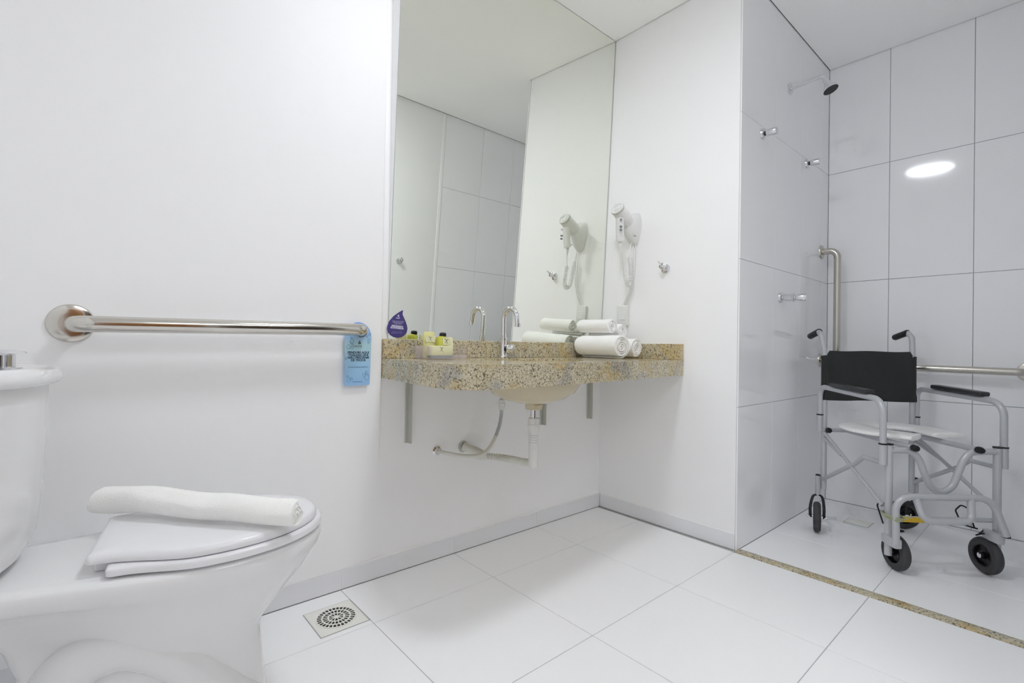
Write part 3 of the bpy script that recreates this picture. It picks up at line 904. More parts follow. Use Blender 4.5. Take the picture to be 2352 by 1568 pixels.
bm = B()
spec = [ # xf, xr, xc, hw, hwr, z, sq
    (0.465, -0.13, 0.25, 0.150, 0.105, 0.3925, 2.0),
    (0.490, -0.145, 0.25, 0.174, 0.127, 0.3905, 2.0),
    (0.495, -0.15, 0.25, 0.178, 0.131, 0.3850, 2.0),
    (0.495, -0.15, 0.25, 0.179, 0.131, 0.3720, 2.0),
    (0.490, -0.15, 0.25, 0.177, 0.127, 0.3570, 2.0),
    (0.480, -0.14, 0.25, 0.171, 0.088, 0.3440, 2.0),
    (0.460, -0.10, 0.25, 0.160, 0.070, 0.3150, 2.05),
    (0.435, -0.07, 0.24, 0.147, 0.060, 0.2850, 2.1),
    (0.408, -0.05, 0.23, 0.134, 0.056, 0.2550, 2.15),
    (0.386, -0.04, 0.22, 0.120, 0.056, 0.2270, 2.2),
    (0.371, -0.03, 0.22, 0.111, 0.058, 0.2050, 2.35),
    (0.3685, -0.03, 0.22, 0.106, 0.060, 0.1900, 2.5),
    (0.371, -0.03, 0.22, 0.106, 0.066, 0.1500, 2.5),
    (0.376, -0.03, 0.22, 0.108, 0.080, 0.0900, 2.6),
    (0.382, -0.04, 0.22, 0.113, 0.100, 0.0350, 2.6),
    (0.386, -0.045, 0.22, 0.117, 0.104, 0.0000, 2.6)]
rings = [egg(a, b_, c, d_, e_, z, sq=s_) for a, b_, c, d_, e_, z, s_ in spec]
loft(bm, rings)
obj('bowl', bm, 'ceramic', toilet, smooth=60)
# moulded siphon showing on both flanks
for sgn in (-1, 1):
    bm = B()
    p = smooth_path([(0.335, sgn * 0.060, 0.035), (0.275, sgn * 0.074, 0.120), (0.205, sgn * 0.074, 0.200), (0.125, sgn * 0.066, 0.236), (0.050, sgn * 0.060, 0.205), (0.008, sgn * 0.058, 0.115), (0.0, sgn * 0.058, 0.01)], 8)
    tube(bm, p, 0.047, 20)
    obj('siphon_relief', bm, 'ceramic', toilet, smooth=60)
# gusset ribs under the rear shelf
for sgn in (-1, 1):
    for x in (-0.08, 0.045):
        bm = B(); prism(bm, [(0.0, 0.0), (0.045, 0.0), (0.006, -0.06), (0.0, -0.06)], Matrix(((0, 0, 1, x), (sgn, 0, 0, sgn * 0.070), (0, 1, 0, 0.362), (0, 0, 0, 1))), 0.008)
        obj('gusset', bm, 'ceramic', toilet, smooth=0)
# tank: D-shaped plan, narrower towards the foot
def dplan(f, back, hw, z, n=36, rb=0.02):
    half = []
    xc = back + (f - back) * 0.30
    for i in range(n + 1):
        a = i / n * PI / 2
        c, s = max(0, math.cos(a)), max(0, math.sin(a))
        half.append((xc + (f - xc) * c ** (2 / 2.6), hw * s ** (2 / 2.6)))
    half.append((back + rb, hw))
    for i in range(1, 6):
        a = i / 5 * PI / 2
        half.append((back + rb - rb * math.sin(a), hw - rb * (1 - math.cos(a))))
    return [(x, y, z) for x, y in half] + [(x, -y, z) for x, y in reversed(half)]
bm = B()
loft(bm, [dplan(-0.075, -0.20, 0.128, 0.3925), dplan(-0.052, -0.215, 0.148, 0.398), dplan(-0.034, -0.225, 0.160, 0.415), dplan(-0.022, -0.225, 0.167, 0.45), dplan(-0.014, -0.225, 0.172, 0.54), dplan(-0.010, -0.225, 0.174, 0.65), dplan(-0.009, -0.225, 0.175, 0.7335)])
obj('tank', bm, 'ceramic', toilet, smooth=50)
bm = B()
loft(bm, [dplan(-0.014, -0.22, 0.170, 0.7345), dplan(0.006, -0.228, 0.187, 0.7350), dplan(0.011, -0.230, 0.191, 0.741), dplan(0.011, -0.230, 0.191, 0.750), dplan(0.005, -0.227, 0.186, 0.761), dplan(-0.007, -0.22, 0.177, 0.7665), dplan(-0.020, -0.21, 0.165, 0.7655), dplan(-0.034, -0.20, 0.151, 0.7635)])
obj('tank_lid', bm, 'ceramic', toilet, smooth=50)
bm = B(); lathe(bm, [(0.036, 0.7630), (0.036, 0.7665), (0.0275, 0.7675), (0.0275, 0.789), (0.0425, 0.7925), (0.040, 0.7952), (0.025, 0.799), (0.005, 0.800)], (-0.072, -0.012, 0), n=36)
obj('flush_button', bm, 'chrome', toilet)
# seat ring and lid
def ringshape(xf, xr, xc, hw, hwr, z, e=0.0): return egg(xf - e, xr + e, xc, hw - e, hwr - e, z, rear_round=0.012, sq=2.05)
bm = B()
A_ = (0.495, 0.108, 0.258, 0.180, 0.148)
loft(bm, [ringshape(*A_, 0.3965, 0.004), ringshape(*A_, 0.3985, 0.0005), ringshape(*A_, 0.4085, 0.0), ringshape(*A_, 0.4125, 0.003), ringshape(*A_, 0.4135, 0.008)])
obj('seat', bm, 'seat_plastic', toilet, smooth=50)
bm = B()
A_ = (0.484, 0.076, 0.254, 0.172, 0.122)
loft(bm, [ringshape(*A_, 0.4150, 0.006), ringshape(*A_, 0.4160, 0.001), ringshape(*A_, 0.4215, 0.0), ringshape(*A_, 0.4300, 0.004), ringshape(*A_, 0.4325, 0.010), ringshape(*A_, 0.4335, 0.030), ringshape(*A_, 0.4340, 0.07)])
obj('lid', bm, 'seat_plastic', toilet, smooth=50)
for y in (-0.075, 0.075):
    bm = B(); box(bm, (0.085, y - 0.020, 0.3922), (0.1075, y + 0.020, 0.4145), 0.005, 3)
    obj('hinge', bm, 'seat_plastic', toilet)

# rolled mat lying across the lid
roll('rolled_bath_mat', (-1.968, -0.168, 0.4630), (-1.664, -0.534, 0.4610), 0.0305, 3.4, 0.0080, 'bath_mat', 'long white rolled bath mat lying across the closed toilet lid', 'bath mat', flat=0.95, wob=0.006, start=-0.9, seed=3, flap=0.012, taper=(1.04, 0.93), bend=0.009, sag=0.004)

# ------------------------------------------------------------------ floor drains
def grate_drain(name, cx, cy, hx, hy, label, dim=False):
    t = thing(name, (cx, cy, 0), label, 'floor drain')
    bm = B(); box(bm, (cx - hx, cy - hy, 0.0002), (cx + hx, cy + hy, 0.0007))
    obj('gasket', bm, 'grout', t, smooth=0)
    bm = B(); box(bm, (cx - hx + 0.0025, cy - hy + 0.0025, 0.0005), (cx + hx - 0.0025, cy + hy - 0.0025, 0.0016), 0.0005)
    obj('plate', bm, 'drain_plastic', t)
    R = min(hx, hy) * 0.76
    bm = B(); lathe(bm, [(R, 0.0016), (R, 0.00175), (0.001, 0.00178)], (cx, cy, 0), n=40)
    obj('well', bm, 'drain_dark' if not dim else 'drain_plastic', t)
    if dim:
        bm = B(); lathe(bm, [(R, 0.0017), (R, 0.0032), (R * 0.9, 0.0045), (R * 0.5, 0.0052)], (cx, cy, 0), n=36)
        obj('cover', bm, 'drain_plastic', t); return
    # grate: rings and radial ribs
    bm = B()
    def annulus(r0, r1):
        lathe(bm, [(r0, 0.0017), (r0, 0.0033), (r1, 0.0033), (r1, 0.0017)], (cx, cy, 0), n=48, caps=False)
    for r0, r1 in ((0.98, 1.06), (0.68, 0.76), (0.37, 0.45), (0.0, 0.13)):
        annulus(R * r0 + 0.0001, R * r1)
    for (r0, r1, n, wd) in ((0.74, 1.0, 28, 0.0030), (0.43, 0.70, 20, 0.0028), (0.11, 0.39, 10, 0.0028)):
        for k in range(n):
            a = 2 * PI * (k + 0.5) / n
            mx = Matrix.Translation((cx, cy, 0)) @ Matrix.Rotation(a, 4, 'Z')
            box(bm, (R * r0, -wd / 2, 0.0017), (R * r1, wd / 2, 0.00325), mx=mx)
    obj('grate', bm, 'drain_plastic', t, smooth=30)
grate_drain('floor_drain', -1.4245, -0.152, 0.0725, 0.0755, 'square cream floor drain with a round slotted grate beside the toilet')
grate_drain('floor_drain', 0.790, -0.925, 0.050, 0.050, 'square cream floor drain on the shower floor behind the wheelchair', dim=True)

# ------------------------------------------------------------------ hair dryer on the right wall
t = thing('hair_dryer', (0.006, -0.185, 1.40), 'white wall-mounted hair dryer with coiled cord, beside the mirror', 'hair dryer')
ax = Vector((-0.138, 0.0, 0.085)).normalized()         # barrel axis, out of the wall and up
c0 = Vector((-0.004, -0.185, 1.390))
bm = B()
P0 = Vector((0.0055, -0.185, 0))
rings = []
for z, dx, hw in ((1.318, 0.010, 0.014), (1.325, 0.024, 0.022), (1.345, 0.046, 0.031), (1.375, 0.066, 0.038), (1.405, 0.078, 0.042), (1.428, 0.076, 0.042), (1.448, 0.058, 0.039), (1.464, 0.032, 0.032), (1.472, 0.010, 0.022)):
    ring = []
    for k in range(28):
        a = 2 * PI * k / 28
        cx_, sy = math.cos(a), math.sin(a)
        ring.append((0.0055 - max(0.0, cx_) ** 0.8 * dx, -0.185 + hw * sy, z))
    rings.append(ring)
loft(bm, rings)
hold = obj('holder', bm, 'dryer_plastic', t, smooth=60)
bm = B()
box(bm, (-0.046, -0.220, 1.350), (-0.026, -0.2165, 1.3525))
obj('mark', bm, 'dryer_mark', hold, smooth=0)
C1 = Vector((-0.138, -0.187, 1.471))
bx_ = Vector((0.86, 0.02, -0.51)).normalized()          # from cap back to the holder
bm = B(); lathe(bm, [(0.026, 0.004), (0.031, 0.012), (0.033, 0.03), (0.035, 0.06), (0.0355, 0.080), (0.034, 0.083)], C1, bx_, 30)
lathe(bm, [(0.034, 0.0835), (0.033, 0.09), (0.029, 0.125)], C1, bx_, 30)
obj('barrel', bm, 'dryer_plastic', t, smooth=40)
bm = B(); lathe(bm, [(0.0315, 0.010), (0.0325, 0.004), (0.030, -0.001), (0.024, -0.002), (0.023, 0.001), (0.018, 0.001), (0.017, -0.002), (0.011, -0.003), (0.010, 0.0), (0.004, 0.0), (0.001, -0.001)], C1, bx_, 34)
obj('intake_cap', bm, 'dryer_plastic', t, smooth=30)
bm = B(); tube(bm, [C1 + bx_ * 0.006 + Vector((0, 0, 0)), C1 + bx_ * 0.010], 0.0335, 34)
obj('cap_ring', bm, 'bracket_paint', t)
hp = [Vector((-0.112, -0.186, 1.447)), Vector((-0.113, -0.186, 1.42)), Vector((-0.110, -0.185, 1.385)), Vector((-0.106, -0.183, 1.352)), Vector((-0.102, -0.181, 1.330)), Vector((-0.100, -0.180, 1.322))]
bm = B(); tube(bm, smooth_path(hp, 5), [0.021, 0.0205, 0.020, 0.020, 0.020] * 5 + [0.010], 20, flat=0.85)
hd = obj('handle', bm, 'dryer_plastic', t, smooth=50)
for z, h in ((1.418, 0.0015), (1.411, 0.0015), (1.379, 0.008), (1.363, 0.008)):
    bm = B(); box(bm, (-0.1335, -0.2075, z), (-0.122, -0.2005, z + h), 0.0004)
    obj('switch', bm, 'dryer_mark', hd, smooth=0)
bm = B(); lathe(bm, [(0.008, 0), (0.0085, -0.008), (0.006, -0.012), (0.0075, -0.018), (0.0045, -0.030), (0.003, -0.042)], (-0.100, -0.180, 1.324), n=14)
obj('cord_strain_relief', bm, 'dryer_plastic', t)
# coiled cord: straight lead, coil hanging in a U, back up to the holder
lead = smooth_path([(-0.100, -0.180, 1.285), (-0.094, -0.184, 1.262), (-0.082, -0.190, 1.236)], 6)
axis = smooth_path([(-0.082, -0.190, 1.236), (-0.082, -0.195, 1.200), (-0.081, -0.199, 1.160), (-0.076, -0.202, 1.130), (-0.060, -0.203, 1.116), (-0.044, -0.202, 1.124), (-0.034, -0.199, 1.150), (-0.031, -0.195, 1.190), (-0.030, -0.190, 1.235), (-0.029, -0.186, 1.265)], 10)
def resample(path, n):
    L_ = [0]
    for p, q in zip(path, path[1:]): L_.append(L_[-1] + (q - p).length)
    out = []; j = 0
    for i in range(n):
        s = L_[-1] * i / (n - 1)
        while j < len(L_) - 2 and L_[j + 1] < s: j += 1
        f = (s - L_[j]) / max(1e-9, L_[j + 1] - L_[j])
        out.append(path[j].lerp(path[j + 1], f))
    return out
TURNS = 33
rs = resample(axis, TURNS * 10)
coil = []
x_, y_ = frame(rs[1] - rs[0])
for i, p in enumerate(rs):
    tg = (rs[min(i + 1, len(rs) - 1)] - rs[max(i - 1, 0)]).normalized()
    x_ = (x_ - tg * x_.dot(tg)).normalized(); y_ = tg.cross(x_)
    a = 2 * PI * i / 10
    rr_ = 0.0098 * min(1, i / 12, (len(rs) - 1 - i) / 12)
    coil.append(p + (x_ * math.cos(a) + y_ * math.sin(a)) * rr_)
tail = smooth_path([(-0.029, -0.186, 1.265), (-0.026, -0.184, 1.29), (-0.018, -0.183, 1.325)], 6)
bm = B(); tube(bm, lead, 0.0019, 8); tube(bm, coil, 0.0020, 6); tube(bm, tail, 0.0019, 8)
obj('coiled_cord', bm, 'dryer_plastic', t, smooth=60)
bm = B()
for dy in (0.0, 0.012):
    tube(bm, smooth_path([(-0.004, -0.188 - dy, 1.322), (-0.004, -0.186 - dy, 1.20), (-0.003, -0.176 - dy * 0.8, 1.12), (-0.002, -0.150 - dy, 1.06), (-0.003, -0.126 - dy * 0.6, 1.022)], 7), 0.0022, 8)
obj('power_cord', bm, 'dryer_plastic', t, smooth=60)

t = thing('wall_outlet', (0.006, -0.13, 0.97), 'white surface-mounted outlet box on the right wall behind the towels', 'outlet')
bm = B(); box(bm, (-0.010, -0.163, 0.925), (0.0058, -0.098, 1.026), 0.004, 3)
ob = obj('cover', bm, 'pvc', t)
bm = B(); box(bm, (-0.0115, -0.150, 0.955), (-0.0098, -0.111, 0.995), 0.0006)
obj('socket', bm, 'dryer_plastic', t)

# ------------------------------------------------------------------ robe hooks
def robe_hook(loc, n, label, k=1.0):
    """n: wall normal"""
    loc, n = Vector(loc), Vector(n)
    s = n.cross(Vector((0, 0, 1))).normalized()
    t = thing('robe_hook', loc, label, 'hook', group='chrome robe hooks')
    bm = B(); lathe(bm, [(0.0215, 0), (0.0215, 0.003), (0.020, 0.008), (0.012, 0.0105), (0.009, 0.011)], loc, n, 28)
    obj('rose', bm, 'chrome', t)
    bm = B(); lathe(bm, [(0.008, 0.009), (0.007, 0.020), (0.0135, 0.024), (0.0155, 0.030), (0.0145, 0.037), (0.010, 0.040)], loc + Vector((0, 0, 0.008)), n, 24)
    obj('knob', bm, 'chrome', t)
    b0 = loc + n * 0.022 + Vector((0, 0, 0.010))
    bm = B(); tube(bm, smooth_path([b0, b0 + n * 0.016 * k + Vector((0, 0, 0.004)), b0 + n * 0.030 * k + Vector((0, 0, 0.008)), b0 + n * 0.042 * k + Vector((0, 0, 0.015))], 5), [0.004] * 11 + [0.0032] * 5, 10)
    obj('prong', bm, 'chrome', t)
    return t
robe_hook((0.006, -0.361, 1.184), (-1, 0, 0), 'chrome robe hook on the white wall right of the hair dryer')
robe_hook((-0.350, YF, 1.262), (0, 1, 0), 'chrome robe hook on the white front wall, seen only in the mirror', 0.35)

# ------------------------------------------------------------------ shower fittings
t = thing('wall_shower', (0.5075, -D, 2.066), 'chrome shower head with a black face on a wall arm', 'shower head')
bm = B(); lathe(bm, [(0.027, 0), (0.027, 0.004), (0.020, 0.009), (0.0105, 0.011)], (0.5075, -D, 2.062), (0, -1, 0), 28)
obj('wall_flange', bm, 'chrome', t)
bm = B(); tube(bm, fillet([(0.5075, -D, 2.062), (0.5075, -0.838, 2.068), (0.5075, -0.853, 2.040)], 0.010, 5), 0.0085, 14)
obj('arm', bm, 'chrome', t)
sh = Vector((0.5075, -0.8715, 1.9945)); sd = (Vector((0.5075, -0.851, 2.044)) - sh).normalized()
bm = B(); lathe(bm, [(0.0115, 0.056), (0.0135, 0.050), (0.0125, 0.040), (0.015, 0.034), (0.026, 0.014), (0.0325, 0.004), (0.033, -0.001), (0.030, -0.002)], sh, sd, 32)
obj('head', bm, 'chrome', t)
bm = B(); lathe(bm, [(0.0305, -0.0005), (0.0300, -0.003), (0.001, -0.0035)], sh, sd, 32)
obj('face', bm, 'shower_face', t)

def valve(name, x, z, label, double=False):
    t = thing(name, (x, -D, z), label, 'valve')
    at = Vector((x, -D, z)); d = Vector((0, -1, -0.04)).normalized()
    bm = B(); lathe(bm, [(0.0235, 0), (0.0235, 0.003), (0.022, 0.009), (0.015, 0.013), (0.010, 0.014)], at, d, 28)
    obj('rose', bm, 'chrome', t)
    bm = B(); lathe(bm, [(0.0095, 0.012), (0.0095, 0.020)], at, d, 18)
    obj('stem', bm, 'black_plastic' if not double else 'chrome', t)
    if not double:
        bm = B(); lathe(bm, [(0.012, 0.0195), (0.0155, 0.022), (0.0155, 0.058), (0.014, 0.062), (0.010, 0.063)], at, d, 26)
        obj('knob', bm, 'chrome', t)
    else:
        bm = B(); lathe(bm, [(0.0125, 0.019), (0.0165, 0.022), (0.0165, 0.055), (0.0135, 0.058)], at, d, 26)
        obj('body', bm, 'chrome', t)
        bm = B(); lathe(bm, [(0.0205, 0.058), (0.0205, 0.063), (0.012, 0.065), (0.012, 0.072)], at, d, 26)
        obj('collar', bm, 'chrome', t)
        bm = B(); lathe(bm, [(0.0125, 0.071), (0.0160, 0.074), (0.0160, 0.108), (0.014, 0.112), (0.010, 0.113)], at, d, 26)
        obj('knob', bm, 'chrome', t)
valve('shower_valve', 0.2022, 1.7560, 'chrome round valve handle high on the tiled wall near its white edge')
valve('shower_valve', 0.7439, 1.7655, 'chrome round valve handle high on the tiled wall below the shower head')
valve('shower_valve', 0.4204, 1.0600, 'longer double chrome valve handle low on the tiled wall, left of the wheelchair', True)

t = thing('grab_bar', (0.98, -D, 1.05), 'upright brushed steel grab bar in the shower corner behind the wheelchair', 'grab bar')
bm = B(); tube(bm, fillet([(0.981, -D, 1.3485), (0.981, -0.776, 1.3485), (0.981, -0.776, 0.765), (0.981, -D, 0.765)], 0.055, 10), 0.0165, 20)
obj('bar', bm, 'brushed_steel', t)
for z in (1.3485, 0.765):
    bm = B(); flange(bm, (0.981, -D, z), (0, -1, 0), 0.037)
    obj('flange', bm, 'brushed_steel', t)
t = thing('grab_bar', (S, -1.1, 0.742), 'horizontal brushed steel grab bar on the shower end wall behind the wheelchair', 'grab bar')
xb = S - 0.070
bm = B(); tube(bm, fillet([(S, -1.468, 0.7385), (xb, -1.468, 0.7385), (xb, -0.86, 0.7435), (S, -0.86, 0.7435)], 0.05, 10), 0.0165, 20)
obj('bar', bm, 'brushed_steel', t)
for y, z in ((-1.468, 0.7385), (-0.86, 0.7435)):
    bm = B(); flange(bm, (S, y, z), (-1, 0, 0), 0.040)
    obj('flange', bm, 'brushed_steel', t)

# ------------------------------------------------------------------ wheelchair (authored in its own frame: x forward, y to the right in the photo)
CH = thing('wheelchair', (0.5707, -1.1241, 0.0), 'grey tubular shower wheelchair with black sling back and white open seat', 'wheelchair', rotz=-2.3682, local=True)
def P(u, v, z): return Vector((v, u, z))
def ctube(name, pts, r=0.0118, material='chair_paint', rad=0.03, parent=CH, n=16, label=None):
    bm = B(); tube(bm, fillet([P(*p) for p in pts], rad), r, n)
    return obj(name, bm, material, parent, label=label)
def cap(parent, at, d, r=0.0125, l=0.012):
    bm = B(); lathe(bm, [(r * 0.9, -0.004), (r, 0.0), (r, l * 0.6), (r * 0.7, l)], P(*at), P(*d), 18)
    return obj('end_plug', bm, 'black_plastic', parent)
for s in (-1, 1):
    post = ctube('rear_post', [(s * 0.192, -0.216, 0.176), (s * 0.192, -0.216, 0.80), (s * 0.199, -0.232, 0.885), (s * 0.198, -0.258, 0.908), (s * 0.197, -0.300, 0.897)], rad=[0.25, 0.022, 0.02])
    g0 = (s * 0.1965, -0.262, 0.9065) if s else None
    bm = B(); tube(bm, [P(s * 0.198, -0.255, 0.908), P(s * 0.197, -0.258, 0.9075), P(s * 0.197, -0.30, 0.897), P(s * 0.196, -0.338, 0.887), P(s * 0.196, -0.344, 0.8855)], [0.0135, 0.0145, 0.0145, 0.0145, 0.011], 18)
    obj('hand_grip', bm, 'black_plastic', CH)
    ctube('front_post', [(s * 0.189, 0.216, 0.056), (s * 0.189, 0.216, 0.470)], r=0.0125)
    # caster sleeve beside the rear post
    bm = B(); tube(bm, [P(s * 0.214, -0.222, 0.150), P(s * 0.214, -0.222, 0.236)], 0.0115, 16)
    sl = obj('caster_sleeve', bm, 'chair_paint', CH)
    cap(sl, (s * 0.214, -0.222, 0.236), (0, 0, 1), 0.0105, 0.006)
    # armrest
    arm = ctube('armrest', [(s * 0.211, 0.216, 0.425), (s * 0.211, 0.216, 0.636), (s * 0.211, -0.216, 0.652), (s * 0.211, -0.216, 0.455)], rad=[0.055, 0.04], r=0.0115)
    bm = B(); box(bm, (-0.138, s * 0.211 - 0.020, 0.655), (0.112, s * 0.211 + 0.020, 0.673), 0.006, 3)
    bm.transform(Matrix.Translation((0, 0, 0.0)) @ Matrix.Rotation(math.radians(2.2), 4, 'Y'))
    obj('arm_pad', bm, 'arm_pad', CH)
    # sockets that take the armrest
    for v, z in ((0.216, 0.468), (-0.216, 0.518)):
        bm = B(); tube(bm, [P(s * 0.211, v, z - 0.075), P(s * 0.211, v, z)], 0.0130, 16)
        obj('armrest_socket', bm, 'chair_paint', CH)
        bm = B(); lathe(bm, [(0.0125, 0), (0.0145, 0.001), (0.0145, 0.005), (0.0125, 0.006)], P(s * 0.211, v, z), (0, 0, 1), 20)
        if v > 0: lathe(bm, [(0.0125, 0), (0.0140, 0.001), (0.0140, 0.005), (0.004, 0.006)], P(s * 0.189, v, z), (0, 0, 1), 20)
        obj('collar', bm, 'black_plastic', CH)
    # side braces
    ctube('side_brace', [(s * 0.197, -0.205, 0.440), (s * 0.200, 0.20, 0.235)], r=0.0075)
    ctube('side_brace', [(s * 0.197, -0.212, 0.222), (s * 0.200, 0.03, 0.352), (s * 0.200, 0.085, 0.392), (s * 0.196, 0.21, 0.395)], r=0.0085, rad=0.02)
    ctube('side_brace', [(s * 0.197, -0.212, 0.415), (s * 0.200, -0.065, 0.366)], r=0.0075)
    # seat rail with plugs
    rail = ctube('seat_rail', [(s * 0.112, -0.20, 0.456), (s * 0.112, 0.232, 0.462)], r=0.0105)
    cap(rail, (s * 0.112, 0.230, 0.462), (0, 1, 0), 0.0125, 0.020)
bar = ctube('rear_crossbar', [(-0.205, -0.203, 0.452), (0.205, -0.203, 0.452)], r=0.0095)
cap(bar, (-0.186, -0.196, 0.452), (0, 1, 0), 0.0125, 0.018)
cap(bar, (0.186, -0.196, 0.452), (0, 1, 0), 0.0125, 0.018)
bm = B(); tube(bm, smooth_path([P(*p) for p in ((-0.189, 0.216, 0.448), (-0.15, 0.216, 0.449), (-0.112, 0.216, 0.445), (-0.084, 0.216, 0.418), (-0.064, 0.216, 0.366), (-0.042, 0.216, 0.318), (-0.004, 0.216, 0.298), (0.034, 0.216, 0.322), (0.054, 0.216, 0.370), (0.072, 0.216, 0.418), (0.098, 0.216, 0.447), (0.14, 0.216, 0.453), (0.189, 0.216, 0.455))], 6), 0.0118, 16)
obj('front_crossbar', bm, 'chair_paint', CH)
lowb = ctube('lower_crossbar', [(-0.189, 0.205, 0.190), (0.189, 0.205, 0.197)], r=0.0085)
bm = B(); box(bm, (0.2125, -0.145, 0.180), (0.2145, -0.060, 0.199))
obj('warning_label', bm, 'yellow_label', CH, smooth=0, label='yellow warning label')
bm = B(); box(bm, (0.2125, 0.075, 0.188), (0.2145, 0.115, 0.1985))
obj('maker_label', bm, 'white_label', CH, smooth=0, label='white paper label')
# backrest sling
bm = B()
NU, NV = 18, 10
for side in (0, 1):
    pass
def sl(iu, iv, off):
    u = -1 + 2 * iu / NU
    z = 0.589 + (0.818 - 0.589) * iv / NV
    hw = 0.206
    if z > 0.772: hw = 0.206 - 0.031 * (z - 0.772) / (0.818 - 0.772)
    hw -= 0.002 * math.sin(PI * iv / NV)
    uu = u * hw
    v = -0.2035 - 0.012 * (1 - u * u) + 0.002 * math.sin(9 * u + z * 20)
    if abs(u) > 0.93: v -= 0.006
    return P(uu, v + off, z + 0.0015 * math.cos(5 * u))
g0 = [[bm.verts.new(sl(i, j, 0.0022)) for j in range(NV + 1)] for i in range(NU + 1)]
g1 = [[bm.verts.new(sl(i, j, -0.0022)) for j in range(NV + 1)] for i in range(NU + 1)]
for i in range(NU):
    for j in range(NV):
        bm.faces.new((g0[i][j], g0[i + 1][j], g0[i + 1][j + 1], g0[i][j + 1]))
        bm.faces.new((g1[i][j], g1[i][j + 1], g1[i + 1][j + 1], g1[i + 1][j]))
for i in range(NU):
    for j in (0, NV): bm.faces.new((g0[i][j], g0[i + 1][j], g1[i + 1][j], g1[i][j]))
for j in range(NV):
    for i in (0, NU): bm.faces.new((g0[i][j], g0[i][j + 1], g1[i][j + 1], g1[i][j]))
obj('backrest', bm, 'sling', CH, smooth=60)
for s in (-1, 1):      # pocket of the sling round the post
    bm = B(); tube(bm, [P(s * 0.192, -0.216, 0.590), P(s * 0.192, -0.216, 0.775), P(s * 0.1945, -0.219, 0.795)], 0.0145, 16)
    obj('sling_pocket', bm, 'sling', CH)
# open-fronted seat
bm = B()
SR = lambda p: P(p[0] * 0.940 + p[1] * 0.82 * 0.342 - 0.010, -p[0] * 0.342 + p[1] * 0.82 * 0.940 - 0.046, p[2] + 0.002)
path = smooth_path([SR(p) for p in ((-0.088, 0.205, 0.4825), (-0.093, 0.190, 0.4825), (-0.115, 0.13, 0.4825), (-0.136, 0.06, 0.4825), (-0.138, -0.01, 0.4825), (-0.105, -0.09, 0.4825), (-0.05, -0.128, 0.4825), (0.0, -0.137, 0.4825), (0.05, -0.128, 0.4825), (0.105, -0.09, 0.4825), (0.138, -0.01, 0.4825), (0.136, 0.06, 0.4825), (0.115, 0.13, 0.4825), (0.093, 0.190, 0.4825), (0.088, 0.205, 0.4825))], 7)
NP = len(path)
rings = []
for i, p in enumerate(path):
    tg = (path[min(i + 1, NP - 1)] - path[max(i - 1, 0)]).normalized()
    sd_ = Vector((-tg.y, tg.x, 0)).normalized()
    e = min(i, NP - 1 - i) / (NP - 1)
    wd = 0.064 * min(1.0, (0.35 + e * 9) ) if e < 0.075 else 0.064
    wd = 0.064 * math.sqrt(max(0.02, 1 - max(0, 1 - e / 0.06) ** 2)) if e < 0.06 else 0.064
    th = 0.0145 * (wd / 0.064) ** 0.5
    ring = []
    for k in range(20):
        a = 2 * PI * k / 20
        c, s = math.cos(a), math.sin(a)
        ring.append(p + sd_ * (math.copysign(abs(c) ** 0.75, c) * wd) + Vector((0, 0, (math.copysign(abs(s) ** 0.8, s)) * th * (1.0 if s > 0 else 0.7))))
    rings.append(ring)
loft(bm, rings)
obj('seat', bm, 'commode_seat', CH, smooth=60, label='white open-fronted commode seat')
# wheels
def wheel(name, c, ax, R=0.0665, w2=0.0165, flip=1):
    c = P(*c); a = Vector((ax[1], ax[0], 0)).normalized()
    bm = B()
    pr = []
    for k in range(15):
        t_ = k / 14 * PI
        pr.append((R - 0.013 + 0.013 * math.sin(t_), -w2 * math.cos(t_)))
    pr = [(R - 0.026, -w2 * 0.85)] + pr + [(R - 0.026, w2 * 0.85)]
    lathe(bm, pr, c, a, 40, caps=False)
    lathe(bm, [(R - 0.026, w2 * 0.85), (R - 0.026, -w2 * 0.85)], c, a, 40, caps=False)
    wh = obj(name, bm, 'tyre', CH, smooth=50)
    bm = B()
    lathe(bm, [(R - 0.0255, -w2 * 0.8), (R - 0.0255, w2 * 0.8), (R - 0.030, w2 * 0.8), (R - 0.030, -w2 * 0.8)], c, a, 32, caps=False)
    lathe(bm, [(R - 0.0295, -0.003), (R - 0.0295, 0.003)], c, a, 32)
    x, y = frame(a)
    for k in range(7):
        an = 2 * PI * k / 7
        dr = x * math.cos(an) + y * math.sin(an)
        tube(bm, [c + dr * 0.008, c + dr * (R - 0.027)], 0.0038, 8)
    lathe(bm, [(0.012, -w2), (0.012, w2)], c, a, 20)
    obj('rim', bm, 'rim_black', wh)
    bm = B(); lathe(bm, [(0.0085, -w2 - 0.005), (0.0085, w2 + 0.003), (0.010, w2 + 0.003), (0.0095, w2 + 0.007), (0.005, w2 + 0.008)], c, a, 16)
    obj('hub_cap', bm, 'chrome', wh)
    return wh
wheel('front_wheel', (-0.1595, 0.213, 0.0670), (1, 0))
wheel('front_wheel', (0.1595, 0.207, 0.0670), (-1, 0))
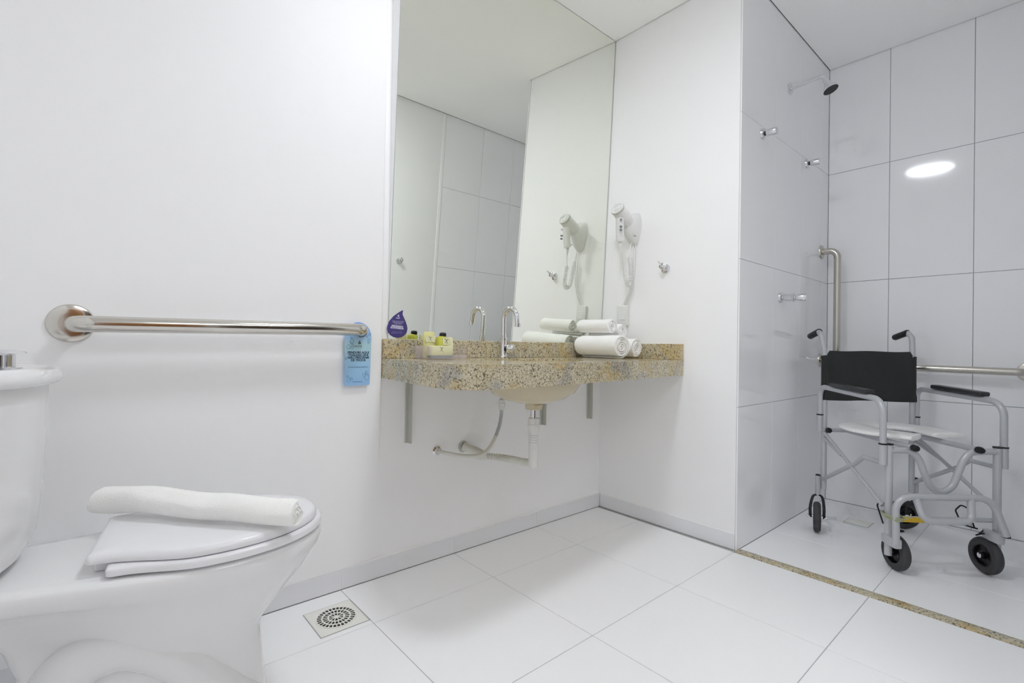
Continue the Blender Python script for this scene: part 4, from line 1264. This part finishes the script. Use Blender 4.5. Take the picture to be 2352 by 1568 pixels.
for s, c, hd_ in ((-1, (-0.2535, -0.151), (0.90, -0.44)), (1, (0.176, -0.240), (0.25, 0.97))):
    # hd_: rolling direction (v, u); axle is square to it
    axu, axv = hd_[0], -hd_[1]
    wheel('caster_wheel', (c[0], c[1], 0.0670), (axu, axv), w2=0.0145)
    ctr = P(c[0], c[1], 0.067); an = Vector((axv, axu, 0)).normalized()
    top = P(s * 0.214, -0.222, 0.148)
    bm = B()
    crown = top + (ctr - top) * 0.25; crown.z = 0.142
    for k in (-1, 1):
        tube(bm, smooth_path([top, crown + an * 0.018 * k, ctr + an * 0.026 * k + Vector((0, 0, 0.045)), ctr + an * 0.026 * k], 6), 0.0065, 10, flat=0.6)
    tube(bm, [ctr - an * 0.027, ctr + an * 0.027], 0.006, 10)
    obj('fork', bm, 'black_plastic', CH)
    bm = B(); lathe(bm, [(0.009, 0.0), (0.009, 0.005), (0.006, 0.007)], ctr + an * 0.0325, an, 12)
    lathe(bm, [(0.009, 0.0), (0.009, 0.005), (0.006, 0.007)], ctr - an * 0.0325, -an, 12)
    obj('axle_nut', bm, 'chrome', CH)
    bm = B(); lathe(bm, [(0.012, 0), (0.012, 0.006), (0.009, 0.007)], top + Vector((0, 0, -0.003)), (0, 0, 1), 16)
    obj('bearing', bm, 'chrome', CH)
# footrest
ctube('footrest_frame', [(-0.196, 0.268, 0.118), (-0.204, 0.276, 0.292), (0.120, 0.276, 0.298), (0.163, 0.285, 0.168)], rad=[0.05, 0.06], r=0.0118)
ctube('footrest_loop', [(-0.135, 0.276, 0.290), (-0.124, 0.300, 0.214), (0.036, 0.300, 0.218), (0.050, 0.276, 0.294)], rad=[0.035, 0.035], r=0.0118)
cap(CH, (0.163, 0.285, 0.168), (0.0, 0.05, -1), 0.0115, 0.006)
bm = B(); box(bm, (0.196, 0.152, 0.128), (0.268, 0.176, 0.165), 0.006, 2)
obj('footrest_bracket', bm, 'chair_paint', CH)
bm = B(); box(bm, (0.200, -0.206, 0.100), (0.278, -0.180, 0.135), 0.006, 2)
obj('footrest_bracket', bm, 'chair_paint', CH)
bm = B()
for k in range(4):
    z = 0.206 + 0.003 * k
    loop = [P(-0.1925 + 0.021 * math.cos(a) * (1.15), 0.243 + 0.046 * math.sin(a), z + 0.002 * math.sin(a * 2 + k)) for a in [2 * PI * q / 20 for q in range(20)]]
    tube(bm, loop, 0.0022, 6, closed=True)
tube(bm, smooth_path([P(-0.176, 0.285, 0.213), P(-0.166, 0.292, 0.222), P(-0.164, 0.295, 0.236)], 4), 0.002, 6)
obj('tie_string', bm, 'string', CH, label='greenish tie string')
# wheel locks: bent black wire
for s in (-1, 1):
    bm = B()
    k = 0.0 if s < 0 else 0.0
    tube(bm, fillet([P(*p) for p in ((s * 0.165, 0.150, 0.150), (s * 0.168, 0.118, 0.212), (s * 0.150, 0.108, 0.222), (s * 0.118, 0.122, 0.205), (s * 0.120, 0.150, 0.160), (s * 0.165, 0.165, 0.150))], 0.012, 5), 0.0028, 8)
    lv = obj('brake_lever', bm, 'black_plastic', CH)
    bm = B(); tube(bm, fillet([P(*p) for p in ((s * 0.182, 0.200, 0.150), (s * 0.135, 0.215, 0.148), (s * 0.125, 0.205, 0.140), (s * 0.140, 0.195, 0.137), (s * 0.155, 0.205, 0.160))], 0.006, 4), 0.0026, 8)
    obj('brake_wire', bm, 'black_plastic', CH)
